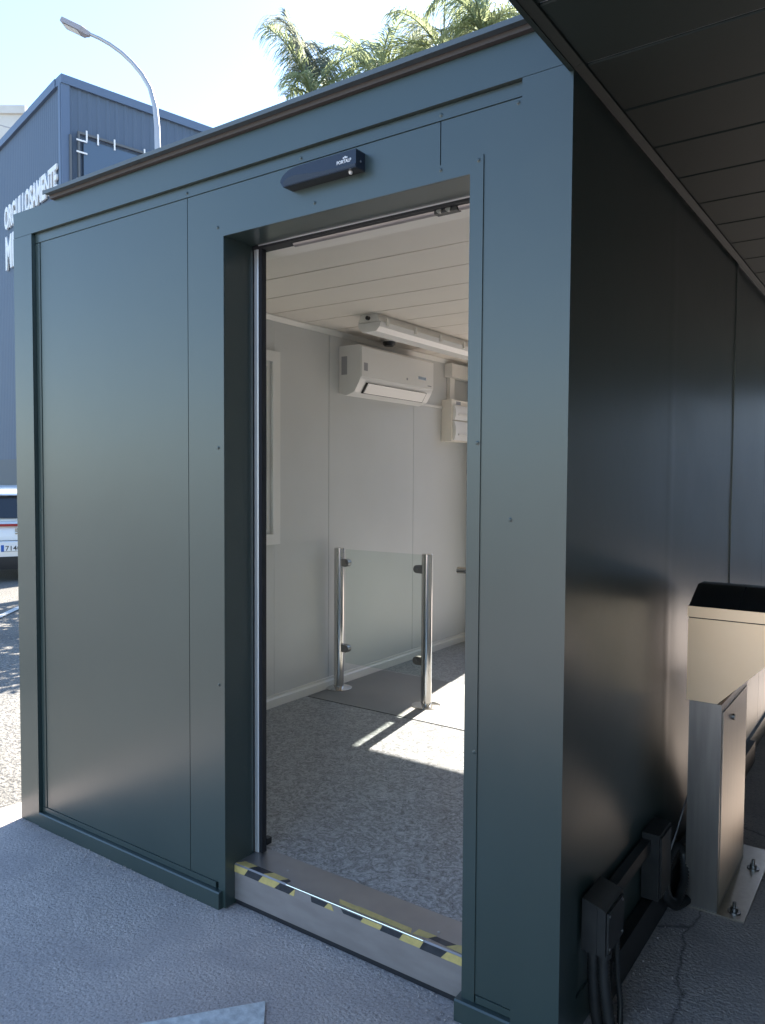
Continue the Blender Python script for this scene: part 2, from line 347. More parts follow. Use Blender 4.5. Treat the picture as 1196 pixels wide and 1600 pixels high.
obj('top_rail', box(W_-0.12, W_-0.001, 0.122, L_-0.122, 2.465, 2.566), 'paint', cab, bevel=0.004)
def botrail(x0, x1):
    return prism([(-0.002, -0.004), (-0.002, 0.052), (0.002, 0.0565), (0.10, 0.0565), (0.10, -0.004)], 0, x0, x1)
obj('bottom_rail', botrail(0.135, 1.222), 'paint', cab, bevel=0.002)
obj('bottom_rail', botrail(2.142, 2.307), 'paint', cab, bevel=0.002)
obj('bottom_rail', box(W_-0.1, W_-0.003, 0.122, L_-0.122, 0.0, 0.10), 'paint', cab)
obj('bottom_rail', box(0.003, 0.1, 0.122, L_-0.122, 0.0, 0.10), 'paint', cab)
obj('bottom_rail', box(0.122, W_-0.122, L_-0.1, L_-0.003, 0.0, 0.10), 'paint', cab)
# roof sheet with overhang, open at its left end
fl = obj('roof_edge', box(0.285, 2.432, -0.034, 0.35, 2.582, 2.591), 'flash', cab, bevel=0.002)
obj('roof_underside', box(0.29, 2.428, -0.014, 0.10, 2.5675, 2.5815), 'flash_under', fl)
obj('roof_lip', prism([(-0.038, 2.580), (-0.038, 2.594), (-0.0345, 2.594), (-0.0345, 2.580)], 0, 0.28, 2.434), 'flash', fl)
obj('roof', box(0.02, W_-0.02, 0.125, L_-0.02, 2.50, 2.580), 'roof_dark', cab)
# trim strips round the front panels
obj('trim_strip', box(0.136, 0.165, PY-0.003, 0.06, 0.080, 2.425), 'paint', cab, bevel=0.0015)
obj('trim_strip', box(0.136, 2.306, PY-0.0035, 0.06, 2.428, 2.464), 'paint', cab, bevel=0.0015)
obj('trim_strip', box(2.278, 2.306, PY-0.003, 0.06, 0.080, 2.425), 'paint', cab, bevel=0.0015)
obj('trim_strip', box(0.136, 1.19, PY-0.004, 0.06, 0.058, 0.078), 'paint', cab, bevel=0.002)
obj('trim_strip', box(2.198, 2.306, PY-0.004, 0.06, 0.058, 0.078), 'paint', cab, bevel=0.002)
JL, JR, HZ = 1.236, 2.155, 2.268
obj('wall_panel', box(0.166, 1.0555, PY, 0.07, 0.079, 2.427), 'paint', cab, bevel=0.0012)
obj('wall_panel', prism([(1.0585, 0.079), (JL, 0.079), (JL, HZ), (2.0615, HZ), (2.0615, 2.427), (1.0585, 2.427)], 1, PY, 0.07), 'paint', cab, bevel=0.0012)
obj('wall_panel', prism([(2.0645, HZ), (JR, HZ), (JR, 0.079), (2.277, 0.079), (2.277, 2.427), (2.0645, 2.427)], 1, PY, 0.07), 'paint', cab, bevel=0.0012)
obj('panel_backing', prism([(0.14, 0.05), (JL-0.01, 0.05), (JL-0.01, HZ+0.01), (JR+0.01, HZ+0.01), (JR+0.01, 0.05), (2.305, 0.05), (2.305, 2.46), (0.14, 2.46)], 1, 0.071, 0.092), 'backing', cab)
# door casing, mitred
t = 0.0035
cs = obj('door_casing', prism([(JL, 0.0), (JL, HZ), (1.203, 2.309), (1.203, 0.0)], 1, PY-t, PY-0.0001), 'paint', cab, bevel=0.001)
obj('door_casing', prism([(JL, HZ), (JR, HZ), (2.194, 2.311), (1.203, 2.309)], 1, PY-t, PY-0.0001), 'paint', cab, bevel=0.001)
obj('door_casing', prism([(JR, 0.0), (2.194, 0.0), (2.194, 2.311), (JR, HZ)], 1, PY-t, PY-0.0001), 'paint', cab, bevel=0.001)
# reveal (jambs and head)
obj('door_jamb', box(JL-0.02, JL+0.0005, PY+0.0005, 0.152, 0.0, HZ), 'paint', cab)
obj('door_jamb', box(JR-0.0005, JR+0.02, PY+0.0005, 0.152, 0.0, HZ), 'paint', cab)
obj('door_head', box(JL-0.02, JR+0.02, PY+0.0008, 0.152, HZ-0.0005, HZ+0.02), 'paint', cab)
# header rail of the sliding door
rl = obj('door_track', box(1.20, 2.30, 0.154, 0.20, HZ-0.012, HZ+0.06), 'gasket', cab)
obj('track_trim', box(1.262, 2.17, 0.1525, 0.158, HZ-0.004, HZ+0.004), 'alu', rl)
obj('track_tube', tube([(1.40, 0.185, 2.258), (1.95, 0.185, 2.258)], 0.012, 12), 'sillmetal', rl, smooth='auto')
obj('track_tube', tube([(2.03, 0.185, 2.258), (2.2, 0.185, 2.258)], 0.012, 12), 'sillmetal', rl, smooth='auto')
obj('trolley', box(1.952, 2.028, 0.172, 0.197, 2.246, 2.270), 'black_plastic', rl, bevel=0.004)
for x in (1.97, 2.0):
    obj('trolley_wheel', tube([(x, 0.168, 2.254), (x, 0.178, 2.254)], 0.009, 12), 'steel_dark', rl)
# parked sliding door leaf
sd = obj('sliding_door', box(0.32, 1.222, 0.172, 0.198, FL+0.012, 2.245), 'glass', cab)
obj('door_stile', box(1.195, 1.2215, 0.1545, 0.160, FL+0.004, 2.262), 'galv', sd)
obj('door_stile', prism([(1.2335, 0.170), (1.2335, 0.161), (1.238, 0.158), (1.2515, 0.158), (1.2545, 0.161), (1.2545, 0.170)], 2, FL+0.003, 2.262), 'alu', sd, bevel=0.001)
obj('door_gasket', box(1.2565, 1.271, 0.160, 0.182, FL+0.004, 2.262), 'gasket', sd)
obj('door_gasket', box(1.2225, 1.2325, 0.158, 0.175, FL+0.004, 2.262), 'gasket', sd)
obj('door_stile', box(0.28, 0.32, 0.170, 0.20, FL+0.01, 2.245), 'alu', sd)
obj('door_stop', box(1.215, 1.236, 0.222, 0.246, FL, FL+0.022), 'black_plastic', cab, bevel=0.004)
# threshold
SY = 0.060
si = obj('threshold', prism([(SY, 0.016), (SY, FL-0.004), (SY+0.004, FL), (0.205, FL), (0.205, 0.016)], 0, JL+0.001, JR-0.001), 'sillmetal', cab)
si.data.materials.append(MATS['silltop'])
for p in si.data.polygons:
    if p.normal.z > 0.9: p.material_index = 1
obj('threshold_base', box(JL+0.002, JR-0.002, SY+0.006, 0.2, -0.004, 0.0155), 'gasket', si)
obj('worn_edge', tube([(1.475, SY+0.001, FL-0.0012), (2.005, SY+0.001, FL-0.0012)], 0.0028, 8), 'steel', si, smooth='auto')
for x, y in ((1.42, 0.13), (2.02, 0.12)):
    obj('screw', lathe([(0.0045, 0), (0.004, 0.0015), (0.001, 0.002)], (x, y, FL), 10), 'galv', si)
def PX(px, py, z): return hit(px, py, 1, SY).x
def stripe_front(t0, t1, b0, b1, mname, z0=0.111, z1=FL-0.0045):
    # px x-coordinates of top and bottom ends
    f = lambda px: hit(px, 1347+(px-364)*0.426+6, 1, SY).x
    bm = prism([(f(b0), z0), (f(b1), z0), (f(t1), z1), (f(t0), z1)], 1, SY-0.0008, SY-0.0001); obj('tape_stripe', bm, mname, si)
Y_, K_ = 'yellow', 'black_tape'
for a in ((365, 388, 365, 382, Y_), (388, 411, 382, 404, K_), (411, 438, 404, 429, Y_), (438, 461, 429, 452, K_), (461, 461.5, 452, 460, Y_)): stripe_front(*a)
stripe_front(486, 513, 487, 507, K_, z0=0.116, z1=0.134); stripe_front(513, 518, 507, 522, Y_, z0=0.116, z1=0.134)
stripe_front(533, 568, 537, 564, K_, z0=0.122, z1=0.1335); stripe_front(568, 598, 564, 594, Y_, z0=0.118, z1=0.134)
for a in ((598, 630, 594, 624, K_, 0.116, 0.1345), (630, 662, 624, 656, Y_, 0.113), (662, 699, 656, 689, K_), (699, 723.3, 689, 721.5, Y_)): stripe_front(*a)
def stripe_top(p, mname):
    q = [hit(x, y, 2, FL) for x, y in p]; bm = B()
    lo = [bm.verts.new((v.x, max(v.y, SY+0.0045), FL+0.0001)) for v in q]; hi = [bm.verts.new((v.x, max(v.y, SY+0.0045), FL+0.0009)) for v in q]
    bm.faces.new(hi)
    for i in range(4): bm.faces.new((lo[i], lo[(i+1) % 4], hi[(i+1) % 4], hi[i]))
    obj('tape_stripe', bm, mname, si)
for p, mn in (((( 368, 1349), (388, 1357), (403, 1354), (384, 1346)), Y_), (((388, 1357), (412, 1366), (428, 1364), (404, 1354)), K_), (((412, 1366), (438, 1375.5), (451, 1374), (428, 1364)), Y_),
              (((438, 1376), (448, 1380), (455, 1377), (451, 1374)), K_), (((531, 1412), (560, 1424), (560, 1417), (531, 1405)), Y_), (((560, 1424), (642, 1458), (644, 1451), (560, 1416)), Y_),
              (((645, 1459), (669, 1466), (683, 1463), (655, 1452)), Y_), (((670, 1466), (698, 1479), (714, 1477), (683, 1464)), K_), (((698, 1479), (722, 1490), (722, 1478), (714, 1477)), Y_)): stripe_top(p, mn)
# screws on the front
scr = None
for x, z, yy in ((1.573, 2.442, PY-0.0035), (1.06, 2.442, PY-0.0035), (1.209, 1.572, PY-t), (1.209, 0.768, PY-t), (0.153, 1.333, PY-0.003), (2.186, 1.567, PY-t), (2.283, 1.368, PY-0.003), (2.180, 2.298, PY-t),
                 (2.066, 2.298, PY-t), (1.627, 2.298, PY-t), (2.290, 2.414, PY-0.003), (2.186, 0.743, PY-t), (1.209, 2.300, PY-t), (2.066, 2.442, PY-0.0035)):
    if scr is None:
        bm = lathe([(0.0062, 0), (0.0062, 0.0008), (0.0042, 0.0012), (0.0040, 0.0035), (0.0022, 0.0042)], (0, 0, 0), 10); bm.transform(Matrix.Rotation(R(90), 4, 'X'))
        bm.transform(Matrix.Translation((x, yy, z))); scr = obj('screw', bm, 'paint', cab); sp = (x, yy, z)
    else: share(scr, cab, (x-sp[0], yy-sp[1], z-sp[2]))
# right and left outer walls, panel by panel
RX = W_-0.006
bm = B(); ny_, nz_ = 60, 40; rr_ = random.Random(4); gg = []
for i in range(ny_+1):
    y = 0.122+(2.006-0.122)*i/ny_; row = []
    for j in range(nz_+1):
        z = 0.101+(2.464-0.101)*j/nz_
        d_ = 0.0009*math.sin(9*z+1.5*y+0.8*math.sin(5*y))*math.sin(2.1*y+0.4) + 0.0007*math.sin(23*z+3*y)*math.exp(-((y-1.3)/0.6)**2) + 0.0018*math.exp(-((y-0.962)/0.014)**2)
        row.append(bm.verts.new((RX-0.003+d_, y, z)))
    gg.append(row)
for i in range(ny_):
    for j in range(nz_): bm.faces.new((gg[i][j], gg[i+1][j], gg[i+1][j+1], gg[i][j+1]))
obj('wall_panel', bm, 'paint', cab, smooth=True)
obj('wall_panel', box(RX-0.05, RX-0.010, 2.04, 2.94, 0.101, 2.464), 'paint', cab, bevel=0.002)
obj('wall_panel', box(RX-0.05, RX-0.010, 2.944, L_-0.122, 0.101, 2.464), 'paint', cab, bevel=0.002)
obj('cover_strip', box(RX-0.04, RX+0.002, 2.008, 2.038, 0.101, 2.464), 'paint', cab, bevel=0.003)
obj('panel_backing', box(RX-0.07, RX-0.052, 0.122, L_-0.122, 0.1, 2.464), 'backing', cab)
WY0, WY1, WZ0, WZ1 = 0.70, 1.50, 1.12, 2.165
for a, b_, c, d in ((0.122, WY0, 0.101, 2.464), (WY1, 2.5, 0.101, 2.464), (2.504, L_-0.122, 0.101, 2.464), (WY0+0.001, WY1-0.001, 0.101, WZ0), (WY0+0.001, WY1-0.001, WZ1, 2.464)):
    obj('wall_panel', box(0.004, 0.05, a, b_, c, d), 'paint', cab)
# back wall with doorway
DX0, DX1, DZ = 0.45, 1.60, 2.365
BY = 3.80
for a, b_, c, d in ((0.121, DX0, 0.101, 2.464), (DX1, W_-0.121, 0.101, 2.464), (DX0+0.001, DX1-0.001, DZ, 2.464)):
    obj('wall_panel', box(a, b_, BY+0.06, L_-0.004, c, d), 'paint', cab)
for a, b_, c, d in ((0.081, DX0, FL, CE), (DX1, W_-0.081, FL, CE), (DX0+0.001, DX1-0.001, DZ, CE)):
    obj('lining_panel', box(a, b_, BY, BY+0.059, c, d), 'interior', cab)
# interior lining, left wall
LX = 0.08
seams = [0.16, 1.0, 2.0, 2.985, 3.80]
for a, b_ in zip(seams, seams[1:]):
    if a == 1.0 or a == 0.16:
        y0, y1 = max(a, WY0), min(b_, WY1)
        pcs = [(a+0.0015, WY0, FL, CE), (y0, y1, FL, WZ0), (y0, y1, WZ1, CE)] if a == 0.16 else [(WY1, b_-0.0015, FL, CE), (y0, y1, FL, WZ0), (y0, y1, WZ1, CE)]
    else: pcs = [(a+0.0015, b_-0.0015, FL, CE)]
    for q in pcs: obj('lining_panel', box(0.058, LX, q[0], q[1]-0.001, q[2], q[3]), 'interior', cab)
obj('panel_backing', box(0.0525, 0.0575, WY1+0.01, 3.80, FL, CE), 'backing', cab)
obj('baseboard', prism([(LX+0.001, FL), (LX+0.016, FL), (LX+0.016, FL+0.045), (LX+0.009, FL+0.055), (LX+0.009, FL+0.068), (LX+0.001, FL+0.07)], 1, 0.2, BY-0.001), 'plastic', cab, bevel=0.002)
obj('cornice', prism([(LX+0.001, CE-0.03), (LX+0.006, CE-0.03), (LX+0.026, CE-0.008), (LX+0.026, CE-0.001), (LX+0.001, CE-0.001)], 1, 0.2, BY-0.001), 'plastic', cab, bevel=0.001)
# right wall and front wall lining (seen only from other places)
for a, b_ in ((0.12, 1.0), (1.003, 2.0), (2.003, 3.0), (3.003, 3.799)):
    obj('lining_panel', box(W_-0.08, W_-0.0765, a, b_, FL, CE), 'interior', cab)
obj('lining_panel', box(0.081, JL-0.025, 0.10, 0.118, FL, CE), 'interior', cab)
obj('lining_panel', box(JR+0.025, W_-0.081, 0.10, 0.118, FL, CE), 'interior', cab)
obj('lining_panel', box(JL-0.024, JR+0.024, 0.10, 0.118, HZ+0.025, CE), 'interior', cab)
obj('door_cover', box(0.3, 2.30, 0.2015, 0.29, 2.262, CE-0.001), 'cream', cab, bevel=0.003)
# floor and ceiling
obj('floor', box(0.081, W_-0.081, 0.2055, BY+0.058, 0.02, FL), 'vinyl', cab)
k = 0; y = 0.90-0.28*3
while y < BY:
    y1 = min(y+0.2705, BY-0.001)
    obj('ceiling_plank', box(0.06, W_-0.06, max(y, 0.095), y1, CE, CE+0.02), 'ceiling', cab, bevel=0.003, seg=1); y += 0.28
obj('ceiling_backing', box(0.06, W_-0.06, 0.095, BY, CE+0.0085+0.012, CE+0.05), 'backing', cab)
# inner window in the left wall
wd = obj('window', box(0.03, 0.035, WY0, WY1, WZ0, WZ1), 'glass', cab)
def frame(y0, y1, z0, z1, w, x0, x1, m, par, nm):
    obj(nm, box(x0, x1, y0, y0+w, z0, z1), m, par, bevel=0.003); obj(nm, box(x0, x1, y1-w, y1, z0, z1), m, par, bevel=0.003)
    obj(nm, box(x0, x1, y0+w+0.0003, y1-w-0.0003, z0, z0+w), m, par, bevel=0.003); obj(nm, box(x0, x1, y0+w+0.0003, y1-w-0.0003, z1-w, z1), m, par, bevel=0.003)
frame(WY0-0.03, WY1+0.03, WZ0-0.03, WZ1+0.03, 0.06, 0.0805, 0.100, 'plastic_w', wd, 'window_frame')
frame(WY0+0.001, WY1-0.001, WZ0+0.001, WZ1-0.001, 0.055, 0.036, 0.078, 'plastic_w', wd, 'window_sash')
frame(WY0+0.06, WY1-0.06, WZ0+0.06, WZ1-0.06, 0.045, 0.045, 0.070, 'plastic_w', wd, 'window_sash')
obj('window_handle', box(0.071, 0.086, WY1-0.098, WY1-0.075, 1.52, 1.64), 'plastic_grey', wd, bevel=0.004)

# ------------------------------------------------------------------ canopy
can = thing('canopy', 'dark slatted metal canopy over the walkway beside the cabin', 'canopy', (4.2, 2.8, 0))
CX0, CX1, CY0, CY1 = 2.43, 6.2, -3.331, 7.6  # unseen front stretch added to keep the side wall dark
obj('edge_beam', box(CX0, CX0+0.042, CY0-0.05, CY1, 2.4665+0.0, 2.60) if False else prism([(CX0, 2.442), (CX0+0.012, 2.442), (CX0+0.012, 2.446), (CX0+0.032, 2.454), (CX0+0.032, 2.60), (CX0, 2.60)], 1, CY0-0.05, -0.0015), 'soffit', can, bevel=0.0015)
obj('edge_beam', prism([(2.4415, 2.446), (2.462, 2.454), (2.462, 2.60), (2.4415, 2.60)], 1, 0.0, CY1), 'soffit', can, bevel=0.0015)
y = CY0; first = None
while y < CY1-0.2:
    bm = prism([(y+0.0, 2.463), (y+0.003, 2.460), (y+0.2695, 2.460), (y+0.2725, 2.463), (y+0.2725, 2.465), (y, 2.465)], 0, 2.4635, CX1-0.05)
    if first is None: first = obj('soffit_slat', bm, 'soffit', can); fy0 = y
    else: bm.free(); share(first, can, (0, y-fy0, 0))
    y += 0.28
obj('roof_deck', box(2.4635, CX1-0.05, CY0, CY1, 2.4655, 2.60), 'groove_glint', can)
obj('edge_beam', box(2.4635, CX1, CY0-0.05, CY0-0.002, 2.442, 2.602), 'paint', can)
obj('edge_beam', box(2.4635, CX1, CY1+0.002, CY1+0.05, 2.442, 2.602), 'paint', can)
obj('edge_beam', box(CX1-0.048, CX1, CY0, CY1, 2.442, 2.602), 'paint', can)
for py in (-3.23, 7.5): obj('post', box(CX1-0.14, CX1-0.05, py-0.05, py+0.05, -0.002, 2.459), 'paint', can, bevel=0.004)

oc = thing('portable_cabin', 'added unseen dark green cabin that darkens reflections under the canopy', 'cabin', (6.4, 3.2, 0))  # unseen cabin added so the side wall reflects something dark
OX = 4.75
OY = -2.6
obj('corner_post', box(OX, OX+0.12, OY, OY+0.12, 0, 2.44), 'paint', oc, bevel=0.004)
obj('corner_post', box(OX, OX+0.12, 6.18, 6.30, 0, 2.44), 'paint', oc, bevel=0.004)
for a in range(9): obj('wall_panel', box(OX+0.006, OX+0.05, OY+0.122+0.96*a, min(OY+0.122+0.96*a+0.955, 6.179), 0.0, 2.44), 'paint', oc, bevel=0.004)
obj('front_wall', box(OX+0.121, OX+2.44, OY, OY+0.06, 0, 2.44), 'paint', oc)
obj('rear_wall', box(OX+0.121, OX+2.44, 6.24, 6.30, 0, 2.44), 'paint', oc)
obj('side_wall', box(OX+2.38, OX+2.44, OY+0.061, 6.239, 0, 2.44), 'paint', oc)
obj('roof', box(OX, OX+2.44, OY, 6.30, 2.441, 2.459), 'roof_dark', oc)

# ------------------------------------------------------------------ interior things
ac = thing('air_conditioner', 'white split air conditioner unit high on the inner wall', 'air conditioner', (LX, 2.52, 2.0))
a0, a1 = 2.10, 2.965
prof = [(LX+0.0010, 2.015), (LX+0.0570, 1.998), (LX+0.1220, 2.02), (LX+0.1570, 2.075), (LX+0.1720, 2.11), (LX+0.1720, 2.30), (LX+0.1570, 2.312), (LX+0.0010, 2.312)]
obj('body', prism(prof, 1, a0, a1), 'plastic_w', ac, bevel=0.006)
obj('front_panel', prism([(LX+0.1723, 2.112), (LX+0.1790, 2.112), (LX+0.1790, 2.298), (LX+0.1723, 2.303)], 1, a0+0.003, a1-0.003), 'plastic_w', ac, bevel=0.003)
obj('air_slot', prism([(LX+0.1230, 2.016), (LX+0.1630, 2.08), (LX+0.1660, 2.0785), (LX+0.1265, 2.0145)], 1, a0+0.07, a1-0.07), 'backing', ac)
obj('flap', prism([(LX+0.1300, 2.019), (LX+0.1675, 2.077), (LX+0.1725, 2.0755), (LX+0.1350, 2.016)], 1, a0+0.085, a1-0.085), 'plastic_w', ac, bevel=0.001)
obj('front_glint', box(LX+0.1792, LX+0.1805, 2.76, 2.86, 2.165, 2.185), 'steel', ac)  # steel strip put in for a bright reflection on the front panel
obj('sticker', box(LX+0.1792, LX+0.1800, 2.125, 2.165, 2.15, 2.20), 'plastic_grey', ac)
obj('rating_label', box(LX+0.0200, LX+0.0650, a0-0.0008, a0-0.0001, 2.13, 2.245), 'plastic_grey', ac)
bm = tube([(LX+0.1792, 2.62, 2.15), (LX+0.1800, 2.62, 2.15)], 0.009, 16); obj('emblem', bm, 'plastic_grey', ac)
obj('print_mark', box(LX+0.1792, LX+0.1798, 2.885, 2.935, 2.127, 2.134), 'plastic_grey', ac)

lf = thing('batten_light', 'long translucent fluorescent batten light under the plank ceiling', 'ceiling light', (0.56, 2.4, CE))
lp = [(0.485, CE-0.045), (0.505, CE-0.001), (0.615, CE-0.001), (0.635, CE-0.045)]
obj('base', prism(lp, 1, 1.76, 3.03), 'plastic', lf, bevel=0.005)
lp2 = [(0.480, CE-0.047), (0.640, CE-0.047), (0.632, CE-0.075), (0.605, CE-0.098), (0.515, CE-0.098), (0.488, CE-0.075)]
obj('diffuser', prism(lp2, 1, 1.765, 3.025), 'lens', lf, bevel=0.006)
obj('cable_gland', tube([(0.56, 1.742, CE-0.024), (0.56, 1.7595, CE-0.024)], 0.011, 14), 'black_plastic', lf)
cl = None
for y in (1.83, 2.13, 2.42, 2.72, 2.97):
    if cl is None: cl = obj('clip', box(0.6365, 0.646, y-0.013, y+0.013, CE-0.065, CE-0.025), 'plastic', lf, bevel=0.002); cy = y
    else: share(cl, lf, (0, y-cy, 0))

sm = thing('smoke_detector', 'small round dark detector above the air conditioner', 'smoke detector', (0.19, 2.50, CE))
obj('base', lathe([(0.055, -0.012), (0.055, -0.0005)], (0.19, 2.50, CE), 24), 'plastic_w', sm)
obj('sensor_head', lathe([(0.030, -0.04), (0.040, -0.03), (0.044, -0.0125)], (0.19, 2.50, CE), 24), 'sensor_low', sm, smooth='auto')

db = thing('distribution_box', 'cream electrical distribution box with two hinged covers on inner wall', 'distribution box', (LX, 3.55, 1.77))
obj('body', box(LX+0.001, LX+0.09, 3.38, 3.70, 1.765, 2.085), 'cream', db, bevel=0.006)
for z0, z1 in ((1.775, 1.92), (1.93, 2.04)):
    pr = [(LX+0.0905, z0), (LX+0.105, z0), (LX+0.118, z0+0.3*(z1-z0)), (LX+0.118, z0+0.7*(z1-z0)), (LX+0.105, z1), (LX+0.0905, z1)]
    c_ = obj('cover', prism(pr, 1, 3.40, 3.69), 'plastic_w', db, bevel=0.003)
    obj('handle', box(LX+0.1185, LX+0.124, 3.44, 3.60, z0+0.035, z0+0.05), 'plastic', c_, bevel=0.002)
obj('rating_label', box(LX+0.0905, LX+0.0915, 3.45, 3.52, 2.05, 2.075), 'plastic_grey', db)
cdx = thing('cable_trunking', 'white plastic cable trunking with junction cover above distribution box', 'cable trunking', (LX, 3.5, 2.08))
obj('riser', box(LX+0.001, LX+0.03, 3.46, 3.53, 2.087, 2.262), 'plastic', cdx, bevel=0.002)
obj('junction_cover', box(LX+0.001, LX+0.07, 3.42, 3.74, 2.263, 2.367), 'plastic', cdx, bevel=0.004)
obj('mini_channel', box(LX+0.001, LX+0.014, 2.967, 3.378, 2.018, 2.034), 'plastic_w', cdx, bevel=0.002)

gb = thing('glass_barrier', 'clear glass barrier panel between two polished steel posts', 'barrier', (0.47, 2.02, FL))
gpl = obj('glass_panel', box(0.205, 0.765, 2.015, 2.025, 0.315, 1.03), 'glass', gb)
for X, s in ((0.150, 1), (0.800, -1)):
    p_ = obj('post', lathe([(0.0315, 0.004), (0.0315, 0.895), (0.029, 0.897)], (X, 2.02, FL), 28), 'steel', gb, smooth='auto')
    obj('base_flange', lathe([(0.085, 0.0015), (0.085, 0.008), (0.070, 0.014), (0.040, 0.018), (0.033, 0.020)], (X, 2.02, FL), 32), 'steel', gb, smooth='auto')
    for zc in (0.405, 0.945):
        q = [(X+s*0.028, zc-0.024), (X+s*0.062, zc-0.024)] + [(X+s*(0.062+0.024*math.sin(a)), zc-0.024*math.cos(a)) for a in [math.pi*i/8 for i in range(1, 8)]] + [(X+s*0.062, zc+0.024), (X+s*0.028, zc+0.024)]
        c_ = obj('glass_clamp', prism(q, 1, 2.004, 2.036), 'steel_dark', gb, bevel=0.003)
        obj('clamp_screw', tube([(X+s*0.062, 2.0035, zc), (X+s*0.062, 2.000, zc)], 0.006, 10), 'steel_dark', c_)
ga = thing('gate_post', 'polished steel gate post with a short horizontal arm past the doorframe', 'barrier', (1.62, 2.02, FL))
obj('post', lathe([(0.0315, 0.004), (0.0315, 0.895), (0.029, 0.897)], (1.62, 2.02, FL), 28), 'steel', ga, smooth='auto')
obj('base_flange', lathe([(0.085, 0.0015), (0.085, 0.008), (0.070, 0.014), (0.033, 0.020)], (1.62, 2.02, FL), 32), 'steel', ga, smooth='auto')
obj('arm', tube([(1.0, 2.02, 0.958), (1.005, 2.02, 0.958), (1.59, 2.02, 0.958)], [0.012, 0.019, 0.019], 18), 'steel', ga, smooth='auto')
fp = obj('floor_plate', box(0.11, 1.95, 1.765, 2.56, FL+0.0002, FL+0.004), 'floorplate', bevel=0.001)
tag(fp, 'smooth grey floor plate on the vinyl floor under the barrier', 'floor plate')
bpy.context.view_layer.update()

# ------------------------------------------------------------------ door sensor
ds = thing('door_sensor', 'black curved motion sensor mounted above the doorway', 'sensor', (1.67, PY, 2.35))
sx0, sx1, sz0, sz1, sy0, sy1 = 1.525, 1.812, 2.350, 2.401, -0.024, PY-0.0005
out = [(sx1, sz0), (sx1, sz1), (sx0+0.07, sz1)] + [(sx0+0.07-0.07*math.sin(a), sz0+0.016+(sz1-sz0-0.016)*math.cos(a)) for a in [math.pi/2*i/8 for i in range(1, 9)]] + [(sx0+0.012, sz0)]
obj('housing', prism(out, 1, sy0, sy1), 'sensor', ds, bevel=0.003)
low = [(sx1-0.002, sz0+0.002), (sx1-0.002, sz0+0.010), (sx0+0.17, sz0+0.013), (sx0+0.11, sz0+0.020), (sx0+0.06, sz0+0.026), (sx0+0.03, sz0+0.024), (sx0+0.012, sz0+0.014), (sx0+0.018, sz0+0.002)]
obj('window_strip', prism(low, 1, sy0-0.0015, sy0+0.0005), 'sensor_low', ds, bevel=0.0006)
text_on('lettering', 'PORTALP', ds, (sx1-0.068, sy0-0.0006, sz0+0.019), (0.052, 0, 0), (0, 0, 0.010), 'white_print', 0.0005, bold=0.02)
bm = B()
for k in range(3): box(sx1-0.046+k*0.006, sx1-0.042+k*0.006, sy0-0.0008, sy0-0.0001, sz0+0.032, sz0+0.036+0.002*(k == 1), bm)
obj('emblem', bm, 'white_print', ds)
obj('lens', lathe([(0.004, -0.008), (0.006, -0.004), (0.006, 0.0)], (sx1-0.032, -0.006, sz0), 12), 'plastic_w', ds, smooth='auto')
obj('end_screw', tube([(sx1+0.0001, -0.002, sz0+0.022), (sx1+0.0012, -0.002, sz0+0.022)], 0.003, 10), 'galv', ds)

# ------------------------------------------------------------------ right side: boxes, conduits, pedestal
jb = thing('junction_box', 'black junction box low on the cabin side nearest the corner', 'junction box', (2.47, 0.22, 0.22))
obj('body', prism([(W_+0.001, 0.225), (2.505, 0.225), (2.505, 0.345), (2.497, 0.352), (2.450, 0.365), (W_+0.001, 0.365)], 1, 0.15, 0.29), 'black_plastic', jb, bevel=0.004)
obj('cover', box(2.5055, 2.511, 0.158, 0.282, 0.232, 0.340), 'black_plastic', jb, bevel=0.002)
obj('seam', box(2.480, 2.483, 0.148, 0.1515, 0.228, 0.350), 'black_plastic', jb)
for yy in (0.168, 0.272):
    for zz in (0.242, 0.330): obj('cover_screw', tube([(2.511, yy, zz), (2.5125, yy, zz)], 0.004, 8), 'steel_dark', jb)
for xx in (2.462, 2.492): obj('cable_gland', lathe([(0.019, 0.0), (0.019, 0.012), (0.017, 0.014)], (xx, 0.183, 0.2105), 14), 'black_plastic', jb)
jb2 = thing('junction_box', 'dark rear junction box on the cabin side behind the pedestal', 'junction box', (2.465, 0.76, 0.12))
obj('body', box(2.437, 2.492, 0.70, 0.83, 0.12, 0.335), 'black_plastic', jb2, bevel=0.004)
obj('cover', box(2.4925, 2.498, 0.708, 0.822, 0.13, 0.325), 'black_plastic', jb2, bevel=0.002)
obj_ = obj('cable_duct', box(W_-0.003, 2.465, 0.2905, 0.6995, 0.275, 0.315), 'black_plastic', bevel=0.003)
tag(obj_, 'black horizontal cable duct linking the two junction boxes', 'cable duct')
obj_ = obj('skirting_duct', box(W_-0.002, 2.47, 0.32, 2.6, 0.0, 0.11), 'black_plastic', bevel=0.003)
tag(obj_, 'long dark duct along the foot of the cabin side', 'cable duct')
def corrugated(pts, r, pitch=0.009):
    # smooth path through points, then ribs
    P = [Vector(p) for p in pts]; path = []
    for i in range(len(P)-1):
        p0, p1, p2, p3 = P[max(i-1, 0)], P[i], P[i+1], P[min(i+2, len(P)-1)]
        n = max(2, int((p2-p1).length/pitch*2))
        for k in range(n):
            t_ = k/n; path.append(0.5*((2*p1)+(-p0+p2)*t_+(2*p0-5*p1+4*p2-p3)*t_*t_+(-p0+3*p1-3*p2+p3)*t_**3))
    path.append(P[-1])
    return tube(path, [r*1.05 if i % 2 else r*0.78 for i in range(len(path))], 12)
